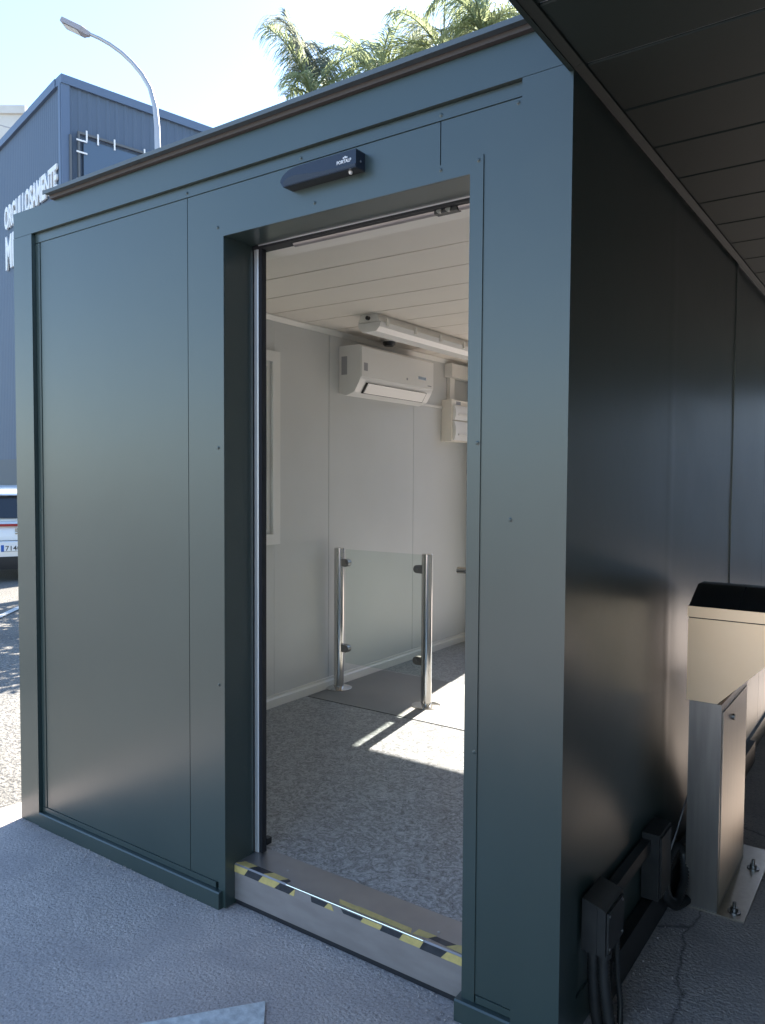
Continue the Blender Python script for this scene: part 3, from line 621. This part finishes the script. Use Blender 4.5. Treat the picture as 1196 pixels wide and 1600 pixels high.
for lab, pts, r in (('left corrugated conduit below the nearest junction box', [(2.462, 0.185, 0.235), (2.463, 0.185, 0.15), (2.468, 0.19, 0.06), (2.475, 0.20, -0.004)], 0.0155),
                    ('right corrugated conduit below the nearest junction box', [(2.492, 0.18, 0.235), (2.494, 0.18, 0.15), (2.504, 0.185, 0.06), (2.514, 0.19, -0.004)], 0.0155),
                    ('thin rear conduit below the nearest junction box', [(2.499, 0.262, 0.226), (2.503, 0.265, 0.12), (2.512, 0.262, 0.05), (2.516, 0.25, -0.004)], 0.009)):
    o = obj('conduit', corrugated(pts, r), 'black_plastic', smooth=True); tag(o, lab, 'conduit', 'conduits below the junction box')
o = obj('conduit', corrugated([(2.485, 0.79, 0.13), (2.495, 0.80, 0.09), (2.51, 0.85, 0.06), (2.515, 0.93, 0.10), (2.50, 0.98, 0.17), (2.485, 0.94, 0.21), (2.475, 0.86, 0.17), (2.48, 0.84, 0.09), (2.50, 0.88, 0.03), (2.53, 0.99, 0.024), (2.55, 1.1, 0.022)], 0.016), 'black_plastic', smooth=True)
tag(o, 'looped black conduit between the rear junction box and the pedestal', 'conduit')
o = obj('loose_cable', tube([(2.482, 0.84, 0.20), (2.486, 0.92, 0.25), (2.488, 1.02, 0.31), (2.488, 1.12, 0.36)], 0.0025, 6), 'plastic_grey', smooth=True)
tag(o, 'thin grey cable rising towards the pedestal', 'cable')

pd = thing('steel_pedestal', 'brushed stainless steel access pedestal with sloping dark top', 'pedestal', (2.6, 1.2, 0))
PF = 0.955
obj('cabinet', box(2.514, 2.618, PF, 1.42, 0.0065, 0.720), 'cabinet', pd, bevel=0.003)
dr = obj('door', box(2.6183, 2.6205, PF+0.02, 1.405, 0.03, 0.690), 'brushed', pd, bevel=0.0006)
obj('lock', tube([(2.6205, 1.14, 0.635), (2.627, 1.14, 0.635)], 0.011, 14), 'steel_dark', dr)
hp = [(2.505, 0.7215), (2.604, 0.7215), (2.86, 0.985), (2.98, 1.0), (2.98, 1.004), (2.505, 1.004)]
obj('head', prism(hp, 1, PF-0.003, 1.30), 'head_metal', pd, bevel=0.002)
obj('seam', box(2.507, 2.978, PF-0.002, 1.298, 1.0045, 1.0075), 'gasket', pd)
obj('rim', box(2.503, 2.982, PF-0.006, 1.303, 1.008, 1.045), 'head_metal', pd, bevel=0.0015)
lidp = [(PF-0.002, 1.0455), (PF+0.125, 1.106), (1.17, 1.106), (1.30, 1.0455)]
obj('lid', prism(lidp, 0, 2.506, 2.979), 'lid', pd, bevel=0.002)
for x in (2.66, 2.82): obj('lid_joint', prism([(PF-0.001, 1.0472), (PF+0.125, 1.1072), (PF+0.126, 1.106), (PF, 1.0455)], 0, x, x+0.004), 'gasket', pd)
obj('foot_plate', box(2.505, 2.704, PF-0.004, 1.55, 0.0005, 0.006), 'brushed', pd, bevel=0.001)
for x, y in ((2.665, 1.0), (2.665, 1.36)):
    bo = obj('bolt', lathe([(0.022, 0.006), (0.022, 0.010), (0.012, 0.0105), (0.012, 0.022), (0.006, 0.023), (0.006, 0.040), (0.003, 0.042)], (x, y, 0), 12), 'steel_dark', pd, smooth='auto')
obj('brace', prism([(2.74, 0.86), (2.765, 0.86), (2.83, 0.30), (2.805, 0.30)], 1, 1.28, 1.296), 'brushed', pd, bevel=0.001)

# ------------------------------------------------------------------ warehouse
K0 = Vector((-15.15, 9.98, 0)); ang = R(1.0)
dr_ = Vector((math.sin(R(11.7)), math.cos(R(11.7)), 0)); dl_ = Vector((-math.cos(R(13.5)), math.sin(R(13.5)), 0))
nr = Vector((dr_.y, -dr_.x, 0)); nl = Vector((-dl_.y, dl_.x, 0)); nl = nl if nl.y < 0 else -nl
TZ = 11.60; GZ0 = -0.2
wh = thing('warehouse', 'tall blue grey corrugated metal warehouse with white lettering', 'warehouse', tuple(K0+Vector((0, 0, GZ0))))
def corr_wall(o, d, n, length, z0, z1, period, depth):
    bm = B(); pts = []; s = 0
    while s < length:
        for f_, e in ((0, 0), (0.5, 0), (0.62, 1), (0.88, 1)): pts.append((s+f_*period, e*depth))
        s += period
    vs_ = [(bm.verts.new(o+d*a+n*e+Vector((0, 0, z0))), bm.verts.new(o+d*a+n*e+Vector((0, 0, z1)))) for a, e in pts]
    for p, q in zip(vs_, vs_[1:]): bm.faces.new((p[0], q[0], q[1], p[1]))
    return bm
obj('wall', corr_wall(K0, dr_, nr, 26, GZ0, TZ, 0.25, 0.018), 'clad', wh)
obj('wall', corr_wall(K0, dl_, nl, 16, GZ0, TZ, 0.16, 0.006), 'clad', wh)
def slab(o, d, n, a0_, a1_, z0, z1, t0, t1, bm=None):
    bm = bm or B(); v = []
    for z in (z0, z1):
        for a, e in ((a0_, t0), (a1_, t0), (a1_, t1), (a0_, t1)): v.append(bm.verts.new(o+d*a+n*e+Vector((0, 0, z))))
    for f in ((3, 2, 1, 0), (4, 5, 6, 7), (0, 1, 5, 4), (1, 2, 6, 5), (2, 3, 7, 6), (3, 0, 4, 7)): bm.faces.new([v[i] for i in f])
    return bm
obj('parapet_trim', slab(K0, dr_, nr, -0.06, 26, TZ-0.10, TZ+0.12, -0.3, 0.09), 'clad_trim', wh)
obj('parapet_trim', slab(K0, dl_, nl, 0.31, 16, TZ-0.10, TZ+0.118, -0.3, 0.09), 'clad_trim', wh)
bm = slab(K0, dr_, nr, -0.05, 0.16, GZ0, TZ-0.101, 0.0, 0.06); obj('corner_trim', bm, 'clad_trim', wh)
bm = slab(K0, dl_, nl, 0.0, 0.14, GZ0, TZ-0.101, 0.02, 0.065); obj('corner_trim', bm, 'clad_trim', wh)
bm = B(); q = [K0+dl_*0.3+dr_*0.3, K0+dl_*15.9+dr_*0.3, K0+dl_*15.9+dr_*25.9, K0+dr_*25.9+dl_*0.3]
bm.faces.new([bm.verts.new((p.x, p.y, TZ-0.3)) for p in q]); obj('roof', bm, 'roof_dark', wh)
for (a, b_, n_) in ((K0+dr_*26, K0+dr_*26+dl_*16, dr_), (K0+dl_*16, K0+dl_*16+dr_*26, dl_)):
    bm = B(); bm.faces.new([bm.verts.new(v) for v in (a+Vector((0, 0, GZ0)), b_+Vector((0, 0, GZ0)), b_+Vector((0, 0, TZ)), a+Vector((0, 0, TZ)))]); obj('wall', bm, 'clad', wh)
obj('base_band', slab(K0, dl_, nl, 0.15, 15.9, GZ0, 2.0, 0.013, 0.05), 'roof_dark', wh)
# lettering on the left wall
def wl(px, py): return hitp(px, py, K0+nl*0.03, nl)
E1, E0, O1, O0 = wl(92, 257), wl(92, 297), wl(10, 324), wl(10, 362)
ux = wl(92, 277)-wl(10, 343); ux.z = 0
zb = (E0.z+O0.z)/2; zt = (E1.z+O1.z)/2
text_on('lettering', 'ORGULLOSAMENTE', wh, (O0.x, O0.y, zb), ux, (0, 0, zt-zb), 'lettering', 0.05, bold=0.03)
M1, M0 = wl(11, 372), wl(12, 424); ml = wl(22, 400)-wl(11, 400); ml.z = 0
text_on('lettering', 'MI', wh, (M0.x, M0.y, M0.z), ml*1.18, (0, 0, M1.z-M0.z), 'lettering', 0.05, bold=0.03)
# banner on the right wall with ties
def wr(px, py): return hitp(px, py, K0+nr*0.06, nr)
A = wr(130, 218); sA = (A-K0).dot(dr_); zA = A.z; sE = sA+6.5
bn = obj('banner', slab(K0, dr_, nr, sA, sE, zA-4.2, zA, 0.09, 0.10), 'banner', wh)
obj('banner_frame', slab(K0, dr_, nr, sA-0.15, sE, zA+0.10, zA+0.16, 0.06, 0.12), 'roof_dark', wh)
obj('banner_frame', slab(K0, dr_, nr, sA-0.15, sA-0.10, zA-4.2, zA+0.098, 0.06, 0.12), 'roof_dark', wh)
obj('banner_frame', slab(K0, dr_, nr, sA-0.36, sA-0.31, zA-4.2, zA+0.02, 0.06, 0.10), 'roof_dark', wh)
for s_ in (0.05, 0.35, 0.8, 1.65, 2.45, 3.3, 4.1): obj('tie', slab(K0, dr_, nr, sA+s_, sA+s_+0.04, zA-0.06, zA+0.22, 0.121, 0.14), 'lettering', bn)
for s_ in (0.05, 0.35, 1.05, 1.75, 2.4): obj('tie', slab(K0, dr_, nr, sA-0.2, sA+0.08, zA-s_-0.04, zA-s_, 0.121, 0.14), 'lettering', bn)

# unseen block added at the far end to dim the side wall reflections
sb = thing('unseen_far_block', 'added unseen grey block that dims reflections from the walkway end', 'building', (6.0, 17, 0))
obj('wall', box(1.5, 16, 14, 14.3, -0.01, 4.6), 'far_block_wall', sb); obj('wall', box(1.5, 1.8, 14.301, 22, -0.01, 4.6), 'far_block_wall', sb); obj('wall', box(15.7, 16, 14.301, 22, -0.01, 4.6), 'far_block_wall', sb); obj('wall', box(1.801, 15.699, 21.7, 22, -0.01, 4.6), 'far_block_wall', sb)
obj('roof', box(1.3, 16.2, 13.8, 22.2, 4.601, 4.8), 'roof_dark', sb)
obj('door', box(3.2, 5.4, 13.93, 13.999, 0, 3.0), 'galv', sb)
# far building and overhead cable
P0 = at(-10, 750, 60); fb = thing('apartment_block', 'far pale apartment block beyond the warehouse roof', 'building', (P0.x, P0.y, -0.2))
hzt = at(0, 214, 60).z
def rbox(c, d, w, dep, z0, z1): n = Vector((-d.y, d.x, 0)); return slab(c-d*w/2, d, n, 0, w, z0, z1, 0, dep)
dd = Vector((Rt.x, Rt.y, 0)).normalized()
obj('wall', rbox(P0, dd, 5.5, 10, -0.2, hzt), 'render_wall', fb); obj('roof_parapet', rbox(P0-Vector((Fw.x, Fw.y, 0))*0.2, dd, 5.9, 10.4, hzt+0.001, hzt+0.6), 'render_wall', fb)
for fl_ in range(8):
    for c_ in range(3):
        wx = rbox(P0+dd*(-1.7+1.7*c_)-Vector((Fw.x, Fw.y, 0)).normalized()*0.04, dd, 0.9, 0.05, 2+3.2*fl_, 3.4+3.2*fl_); obj('window', wx, 'car_glass', fb)
ca = at(-40, 178, 45); cb = at(60, 205, 45)
pts = [ca.lerp(cb, i/8)-Vector((0, 0, 0.25*math.sin(math.pi*i/8))) for i in range(9)]
o = obj('overhead_cable', tube(pts, 0.03, 6), 'plastic_grey'); tag(o, 'thin overhead cable crossing the sky by the warehouse', 'cable')

# ------------------------------------------------------------------ street lamp
sp_ = at(247, 240, 14); SX, SYY = sp_.x, sp_.y; SGZ = gz(SX, SYY)
st = thing('street_lamp', 'tall curved grey street lamp rising behind the cabin', 'street lamp', (SX, SYY, SGZ))
armpx = [(247, 240), (246, 200), (243, 168), (235, 138), (222, 116), (206, 97), (190, 82), (172, 69), (156, 60), (140, 53)]
d0 = (at(140, 53, 14)-at(247, 53, 14)); d0.z = 0; nrm = Vector((Fw.x, Fw.y, 0))
path = [Vector((SX, SYY, SGZ)), Vector((SX, SYY, 3)), Vector((SX, SYY, 5.5))]+[at(x, y, 14) for x, y in armpx]
obj('pole', tube(path[:5], [0.085, 0.075, 0.065, 0.055, 0.052], 16), 'galv', st, smooth='auto')
obj('arm', tube(path[4:], [0.052, 0.048, 0.045, 0.042, 0.038, 0.036, 0.034, 0.032, 0.030], 14), 'galv', st, smooth='auto')
h0, h1 = at(141, 54, 14), at(99, 34, 14); ax = (h1-h0).normalized(); sd_ = ax.cross(Vector((0, 0, 1))).normalized(); un = sd_.cross(ax).normalized(); Lh = (h1-h0).length
bm = B(); rings = []
for f_, w, th in ((0.0, 0.035, 0.035), (0.12, 0.06, 0.05), (0.25, 0.13, 0.055), (0.95, 0.14, 0.05), (1.0, 0.11, 0.04)):
    c_ = h0+ax*Lh*f_; rings.append([bm.verts.new(c_+sd_*w*a+un*th*b_) for a, b_ in ((-1, -1), (1, -1), (1, 0.6), (0.6, 1), (-0.6, 1), (-1, 0.6))])
for r0, r1 in zip(rings, rings[1:]):
    for i in range(6): bm.faces.new((r0[i], r0[(i+1) % 6], r1[(i+1) % 6], r1[i]))
bm.faces.new(rings[0]); bm.faces.new(rings[-1])
hd = obj('lamp_head', bm, 'lamp_head', st)
bm = B(); bm.faces.new([bm.verts.new(h0+ax*Lh*f_+sd_*0.10*a-un*0.06) for f_, a in ((0.35, -1), (0.9, -1), (0.9, 1), (0.35, 1))]); obj('lens', bm, 'lens', hd)

# ------------------------------------------------------------------ palms
def frond(base, d, L, droop, rnd, dense=1.0, lf_len=0.42, hang=0.5, dry=False):
    bm = B(); d = d.normalized(); side = d.cross(Vector((0, 0, 1)))
    side = side.normalized() if side.length > 0.05 else Vector((1, 0, 0)); n = 26; pts = []; p = base.copy(); v = d.copy()
    for i in range(n+1):
        pts.append((p.copy(), v.copy())); p += v*(L/n); v = (v + Vector((0, 0, -droop*2.2/n*(i/n+0.25)))).normalized()
    tube([q[0] for q in pts], [0.022*(1-i/n)+0.004 for i in range(n+1)], 5, bm)
    m_ = int(46*dense*L/1.6)
    for k in range(m_):
        t_ = 0.16+0.84*k/m_; i = min(n-1, int(t_*n)); P_, V_ = pts[i]; f_ = t_*n-i; P_ = P_.lerp(pts[i+1][0], f_)
        ll = lf_len*(0.55+0.45*math.sin(math.pi*min(1, 0.15+t_*0.9)))*rnd.uniform(0.8, 1.15)
        for s in (-1, 1):
            if rnd.random() < 0.05: continue
            upv = side.cross(V_).normalized()
            dv = (side*s*0.9 + V_*0.75 + upv*rnd.uniform(-0.25, 0.35)).normalized(); w = 0.020*rnd.uniform(0.8, 1.2)
            a = P_.copy(); wv_ = V_.copy(); prev = (bm.verts.new(a-wv_*w*0.6), bm.verts.new(a+wv_*w*0.6)); seg = 3
            for j in range(1, seg+1):
                a = a + dv*(ll/seg); dv = (dv+Vector((0, 0, -hang*rnd.uniform(0.7, 1.3)))).normalized(); ww = w*(1-0.8*j/seg)
                px_ = dv.cross(Vector((rnd.uniform(-.3, .3), rnd.uniform(-.3, .3), 1))).normalized()
                cur = (bm.verts.new(a-px_*ww), bm.verts.new(a+px_*ww)); bm.faces.new((prev[0], prev[1], cur[1], cur[0])); prev = cur
    return bm
def palm(label, px, py, Z, fr, seed, nrand, lrand, lean=(0, 0)):
    S_ = 1.45; Z = Z*S_; lrand *= S_; fr = [(a, b_, c*S_, d*S_, e, f_*0.62, g_*S_, h_, i_) for a, b_, c, d, e, f_, g_, h_, i_ in fr]
    rnd = random.Random(seed); C_ = at(px, py, Z); gz_ = gz(C_.x, C_.y)-0.01
    root = thing('palm_tree', label, 'palm tree', (C_.x+lean[0], C_.y+lean[1], gz_), 'palm trees behind the cabin')
    b0 = Vector((C_.x+lean[0], C_.y+lean[1], gz_)); N = 14
    tp = [b0.lerp(C_, i/N) for i in range(N+1)]
    obj('trunk', tube(tp, [0.20*(1-0.35*i/N)*(1.0 if i % 2 else 1.06) for i in range(N+1)], 12), 'trunk', root, smooth='auto')
    for (tx, ty, dep, L, dp, dense, ll, hg, dry) in fr:
        T = at(tx, ty, Z+dep); obj('frond', frond(C_, T-C_, L, dp, rnd, dense, ll, hg, dry), 'leaf_dry' if dry else 'leaf', root)
    for k in range(nrand):
        a = 2*math.pi*(k+rnd.uniform(-.3, .3))/nrand; e = rnd.uniform(0.1, 1.1)
        obj('frond', frond(C_, Vector((math.cos(a), math.sin(a), e)), lrand*rnd.uniform(0.8, 1.1), rnd.uniform(0.7, 1.3), rnd, 1.0, 0.45, rnd.uniform(0.35, 0.7)), 'leaf', root)
    return root
F_, T_ = False, True
palm('palm with one upright ragged frond, leftmost above the cabin roof', 486, 150, 11, [(440, -20, 0.2, 1.4, 0.10, 1.5, 0.32, 0.45, T_), (478, -20, 0.3, 1.75, 2.0, 1.8, 0.55, 0.8, T_), (492, -20, 0.5, 1.6, 2.2, 1.8, 0.5, 0.8, T_), (470, 20, 0.0, 1.5, 1.9, 1.6, 0.5, 0.9, T_), (455, 60, -0.2, 1.1, 1.0, 1.6, 0.45, 0.8, F_), (465, 90, 0.3, 0.9, 1.2, 1.6, 0.45, 0.9, F_), (545, 60, 0.0, 1.3, 0.9, 1.6, 0.45, 0.6, F_), (515, 50, 0.5, 1.1, 0.7, 1.6, 0.4, 0.7, F_), (560, 90, 0.4, 1.2, 0.5, 1.6, 0.4, 0.5, F_)], 11, 4, 0.6)
palm('low bushy palm between its taller neighbours above the cabin roof', 592, 120, 12, [(545, 40, 0, 1.0, 0.7, 1.6, 0.4, 0.5, F_), (575, 30, 0.3, 0.9, 0.6, 1.6, 0.4, 0.5, F_), (620, 25, -0.3, 1.0, 0.7, 1.6, 0.4, 0.5, F_), (650, 45, 0.2, 1.1, 0.8, 1.6, 0.4, 0.5, F_), (605, 45, -0.5, 0.8, 0.5, 1.6, 0.4, 0.5, F_), (530, 60, -0.5, 1.1, 0.6, 1.6, 0.4, 0.5, F_), (560, 60, 0.5, 1.0, 0.4, 1.6, 0.4, 0.4, F_)], 12, 5, 0.8)
palm('palm with bare upright leaf stalks above the cabin roof', 693, 88, 11.5, [(664, -30, 0.2, 1.15, 1.9, 1.6, 0.45, 0.8, T_), (697, -60, 0.0, 1.9, 0.0, 0.10, 0.08, 0.2, T_), (684, -20, 0.1, 0.62, 0.0, 0.15, 0.08, 0.2, T_), (660, 30, -0.2, 1.1, 1.0, 1.6, 0.4, 0.7, F_), (640, 50, 0.2, 1.1, 0.9, 1.6, 0.4, 0.6, F_), (720, 30, 0.3, 0.9, 0.8, 1.6, 0.4, 0.6, F_), (655, 10, 0.5, 1.2, 1.7, 1.5, 0.45, 0.8, T_), (625, 70, 0.5, 1.0, 0.7, 1.5, 0.4, 0.6, F_)], 13, 5, 0.8)
palm('palm with drooping fronds closest to the canopy', 754, 52, 11, [(735, -60, 0.2, 1.2, 2.0, 1.8, 0.5, 1.0, F_), (765, -60, 0.0, 1.1, 2.0, 1.8, 0.5, 1.0, F_), (795, -40, 0.3, 1.0, 1.7, 1.8, 0.5, 1.0, F_), (715, -30, -0.2, 1.1, 1.8, 1.8, 0.5, 1.0, F_), (725, 0, 0.3, 0.8, 1.3, 1.8, 0.5, 1.0, F_), (790, 5, -0.2, 0.8, 1.2, 1.8, 0.5, 1.0, F_), (750, -40, 0.4, 1.0, 1.8, 1.8, 0.5, 1.0, T_)], 14, 6, 0.8)
# unseen clipped greenery added behind the cabin to cast shade on the yard
hg = thing('shade_hedge', 'added unseen greenery that casts shade across the yard', 'shade_hedge', (-4.5, 4.55, gz(-4.5, 4.5)))
ha, hb = Vector((-6.5, 5.65, 0)), Vector((-2.3, 3.3, 0)); hdv = (hb-ha).normalized(); hnv = Vector((-hdv.y, hdv.x, 0)); rnd = random.Random(5); bm = B()
for k in range(7000):
    u, v, w = rnd.random(), rnd.uniform(-1, 1), rnd.random(); c_ = ha.lerp(hb, u)+hnv*v*0.42; c_.z = gz(c_.x, c_.y)+0.1+w*(2.05+0.12*math.sin(u*17)); n = Vector((rnd.gauss(0, 1), rnd.gauss(0, 1), rnd.gauss(0, 1))).normalized(); a = n.orthogonal().normalized()*rnd.uniform(0.05, 0.09); b_ = n.cross(a)*0.5
    bm.faces.new([bm.verts.new(c_+p) for p in (a, b_, -a, -b_)])
lv = obj('foliage', bm, 'leaf', hg); lv['kind'] = 'stuff'
for k in range(9):
    p = ha.lerp(hb, (k+0.5)/9); obj('stem', tube([(p.x, p.y, gz(p.x, p.y)-0.01), (p.x+0.03, p.y, 0.6), (p.x, p.y+0.03, 1.3)], [0.03, 0.024, 0.012], 6), 'trunk', hg)

# ------------------------------------------------------------------ cars
def make_car(label, pos, head, marks):
    root = thing('parked_car', label, 'car', (0, 0, 0), 'cars parked left of the cabin')
    def loft(st, close=True):
        bm = B(); rings = [[bm.verts.new(p) for p in s] for s in st]
        for r0, r1 in zip(rings, rings[1:]):
            n = len(r0)
            for i in range(n): bm.faces.new((r0[i], r0[(i+1) % n], r1[(i+1) % n], r1[i]))
        bm.faces.new(rings[0]); bm.faces.new(rings[-1][::-1]); return bm
    # car axis: +y forward, x across, rear bumper at y = 0
    def ring(y, w, zb, zt, wt): return [(-w*0.86, y, zb), (w*0.86, y, zb), (w, y, zb+0.14), (w*1.0, y, (zb+zt)/2+0.03), (w*0.97, y, zt-0.10), (wt, y, zt), (-wt, y, zt), (-w*0.97, y, zt-0.10), (-w*1.0, y, (zb+zt)/2+0.03), (-w, y, zb+0.14)]
    st = [ring(0.02, 0.76, 0.34, 0.68, 0.70), ring(0.07, 0.83, 0.27, 0.94, 0.76), ring(0.30, 0.885, 0.24, 0.96, 0.80), ring(0.9, 0.905, 0.20, 0.95, 0.82), ring(2.0, 0.905, 0.18, 0.93, 0.82), ring(3.0, 0.90, 0.18, 0.90, 0.80), ring(3.7, 0.88, 0.20, 0.83, 0.74), ring(4.15, 0.82, 0.24, 0.74, 0.66), ring(4.33, 0.66, 0.32, 0.60, 0.52)]
    o = obj('body', loft(st), 'car_white', root, smooth='auto'); o.modifiers.new('s', 'SUBSURF').levels = 2; o.modifiers['s'].render_levels = 2
    def ring2(y, wb, zb, wt, zt): return [(-wb, y, zb), (wb, y, zb), (wb*0.5+wt*0.5+0.02, y, zb*0.45+zt*0.55), (wt, y, zt-0.05), (wt*0.8, y, zt), (-wt*0.8, y, zt), (-wt, y, zt-0.05), (-wb*0.5-wt*0.5-0.02, y, zb*0.45+zt*0.55)]
    st = [ring2(0.20, 0.76, 0.90, 0.70, 0.96), ring2(0.50, 0.80, 0.90, 0.60, 1.36), ring2(0.75, 0.81, 0.90, 0.60, 1.41), ring2(1.6, 0.82, 0.88, 0.62, 1.45), ring2(2.3, 0.82, 0.88, 0.60, 1.40), ring2(3.15, 0.80, 0.86, 0.66, 0.92)]
    o = obj('cabin_shell', loft(st), 'car_white', root, smooth='auto'); o.modifiers.new('s', 'SUBSURF').levels = 2; o.modifiers['s'].render_levels = 2
    obj('spoiler', prism([(0.34, 1.345), (0.36, 1.375), (0.72, 1.425), (0.70, 1.35)], 0, -0.58, 0.58), 'car_white', root, bevel=0.012)
    # glazing
    def sheet(pts, m_, nm, par=root, th=0.012):
        bm = B(); a = [bm.verts.new(p) for p in pts]; nrm_ = (Vector(pts[1])-Vector(pts[0])).cross(Vector(pts[2])-Vector(pts[1])).normalized()
        b2 = [bm.verts.new(Vector(p)+nrm_*th) for p in pts]; n = len(pts); bm.faces.new(a); bm.faces.new(b2)
        for i in range(n): bm.faces.new((a[i], a[(i+1) % n], b2[(i+1) % n], b2[i]))
        return obj(nm, bm, m_, par, bevel=0.004)
    sheet([(-0.70, 0.195, 0.985), (0.70, 0.195, 0.985), (0.56, 0.405, 1.325), (-0.56, 0.405, 1.325)], 'car_glass', 'rear_window')
    sheet([(0.68, 2.95, 1.0), (-0.68, 2.95, 1.0), (-0.58, 2.36, 1.36), (0.58, 2.36, 1.36)], 'car_glass', 'windscreen')
    for s in (-1, 1):
        q = [(s*0.80, 0.65, 0.96), (s*0.83, 2.75, 0.95), (s*0.665, 2.25, 1.345), (s*0.66, 0.85, 1.35)]
        sheet(q if s > 0 else q[::-1], 'car_glass', 'side_window')
    obj('light_bar', prism([(-0.80, 0.870), (0.80, 0.870), (0.78, 0.905), (-0.78, 0.905)], 1, 0.028, 0.10), 'car_red', root, bevel=0.006)
    for s in (-1, 1): obj('tail_light', prism([(s*0.52, 0.845), (s*0.84, 0.845), (s*0.83, 0.93), (s*0.56, 0.925)], 1, 0.034, 0.2), 'car_red', root, bevel=0.01)
    obj('hatch_seam', box(-0.72, 0.72, 0.012, 0.05, 0.640, 0.648), 'car_black', root)
    obj('bumper', prism([(0.02, 0.30), (-0.02, 0.40), (-0.02, 0.62), (0.02, 0.645), (0.3, 0.645), (0.3, 0.30)], 0, -0.80, 0.80), 'car_white', root, bevel=0.02, seg=3)
    obj('diffuser', prism([(0.0, 0.20), (-0.028, 0.30), (-0.028, 0.40), (0.1, 0.40), (0.3, 0.20)], 0, -0.72, 0.72), 'car_black', root, bevel=0.008)
    wheel = None
    for y in (0.86, 3.45):
        for s in (-1, 1):
            x0 = s*0.68; bm = tube([(x0, y, 0.315), (x0+s*0.02, y, 0.315), (x0+s*0.19, y, 0.315), (x0+s*0.21, y, 0.315)], [0.285, 0.315, 0.315, 0.285], 28)
            w_ = obj('wheel', bm, 'tyre', root, smooth='auto'); obj('rim', tube([(x0+s*0.205, y, 0.315), (x0+s*0.222, y, 0.315)], [0.215, 0.19], 20), 'galv', w_)
    if marks:
        pl = obj('number_plate', box(-0.26, 0.26, -0.028, -0.0205, 0.475, 0.585), 'plate', root, bevel=0.002)
        obj('country_band', box(-0.258, -0.215, -0.0295, -0.0282, 0.478, 0.582), 'blue', pl)
        text_on('lettering', '7140', pl, (-0.195, -0.0283, 0.492), (0.215, 0, 0), (0, 0, 0.077), 'car_black', 0.001, bold=0.01)
        obj('plate_strip', box(-0.24, 0.26, -0.0297, -0.0283, 0.479, 0.484), 'car_black', pl)
        bm = B()
        for q in ((-0.055, 0.055, 0.745, 0.762), (-0.055, 0.055, 0.783, 0.798), (-0.055, 0.055, 0.818, 0.834)): box(q[0], q[1], 0.018, 0.034, q[2], q[3], bm)
        box(-0.055, -0.035, 0.0175, 0.034, 0.798, 0.818, bm); box(0.035, 0.055, 0.0175, 0.034, 0.762, 0.783, bm)
        obj('emblem', bm, 'chrome', root)
    d = Vector(head).normalized(); root.rotation_euler.z = math.atan2(-d.x, d.y); root.location = pos
    return root
cpos = at(29, 750, 12.0)
make_car('white hatchback with red light bar and plate 7140 at the left edge', (cpos.x, cpos.y, gz(cpos.x, cpos.y)-0.008), (-0.95, 0.50, 0), True)
cpos = at(0, 750, 18.5)
make_car('sunlit white car parked behind the first hatchback', (cpos.x, cpos.y, gz(cpos.x, cpos.y)-0.008), (-0.55, 0.85, 0), False)
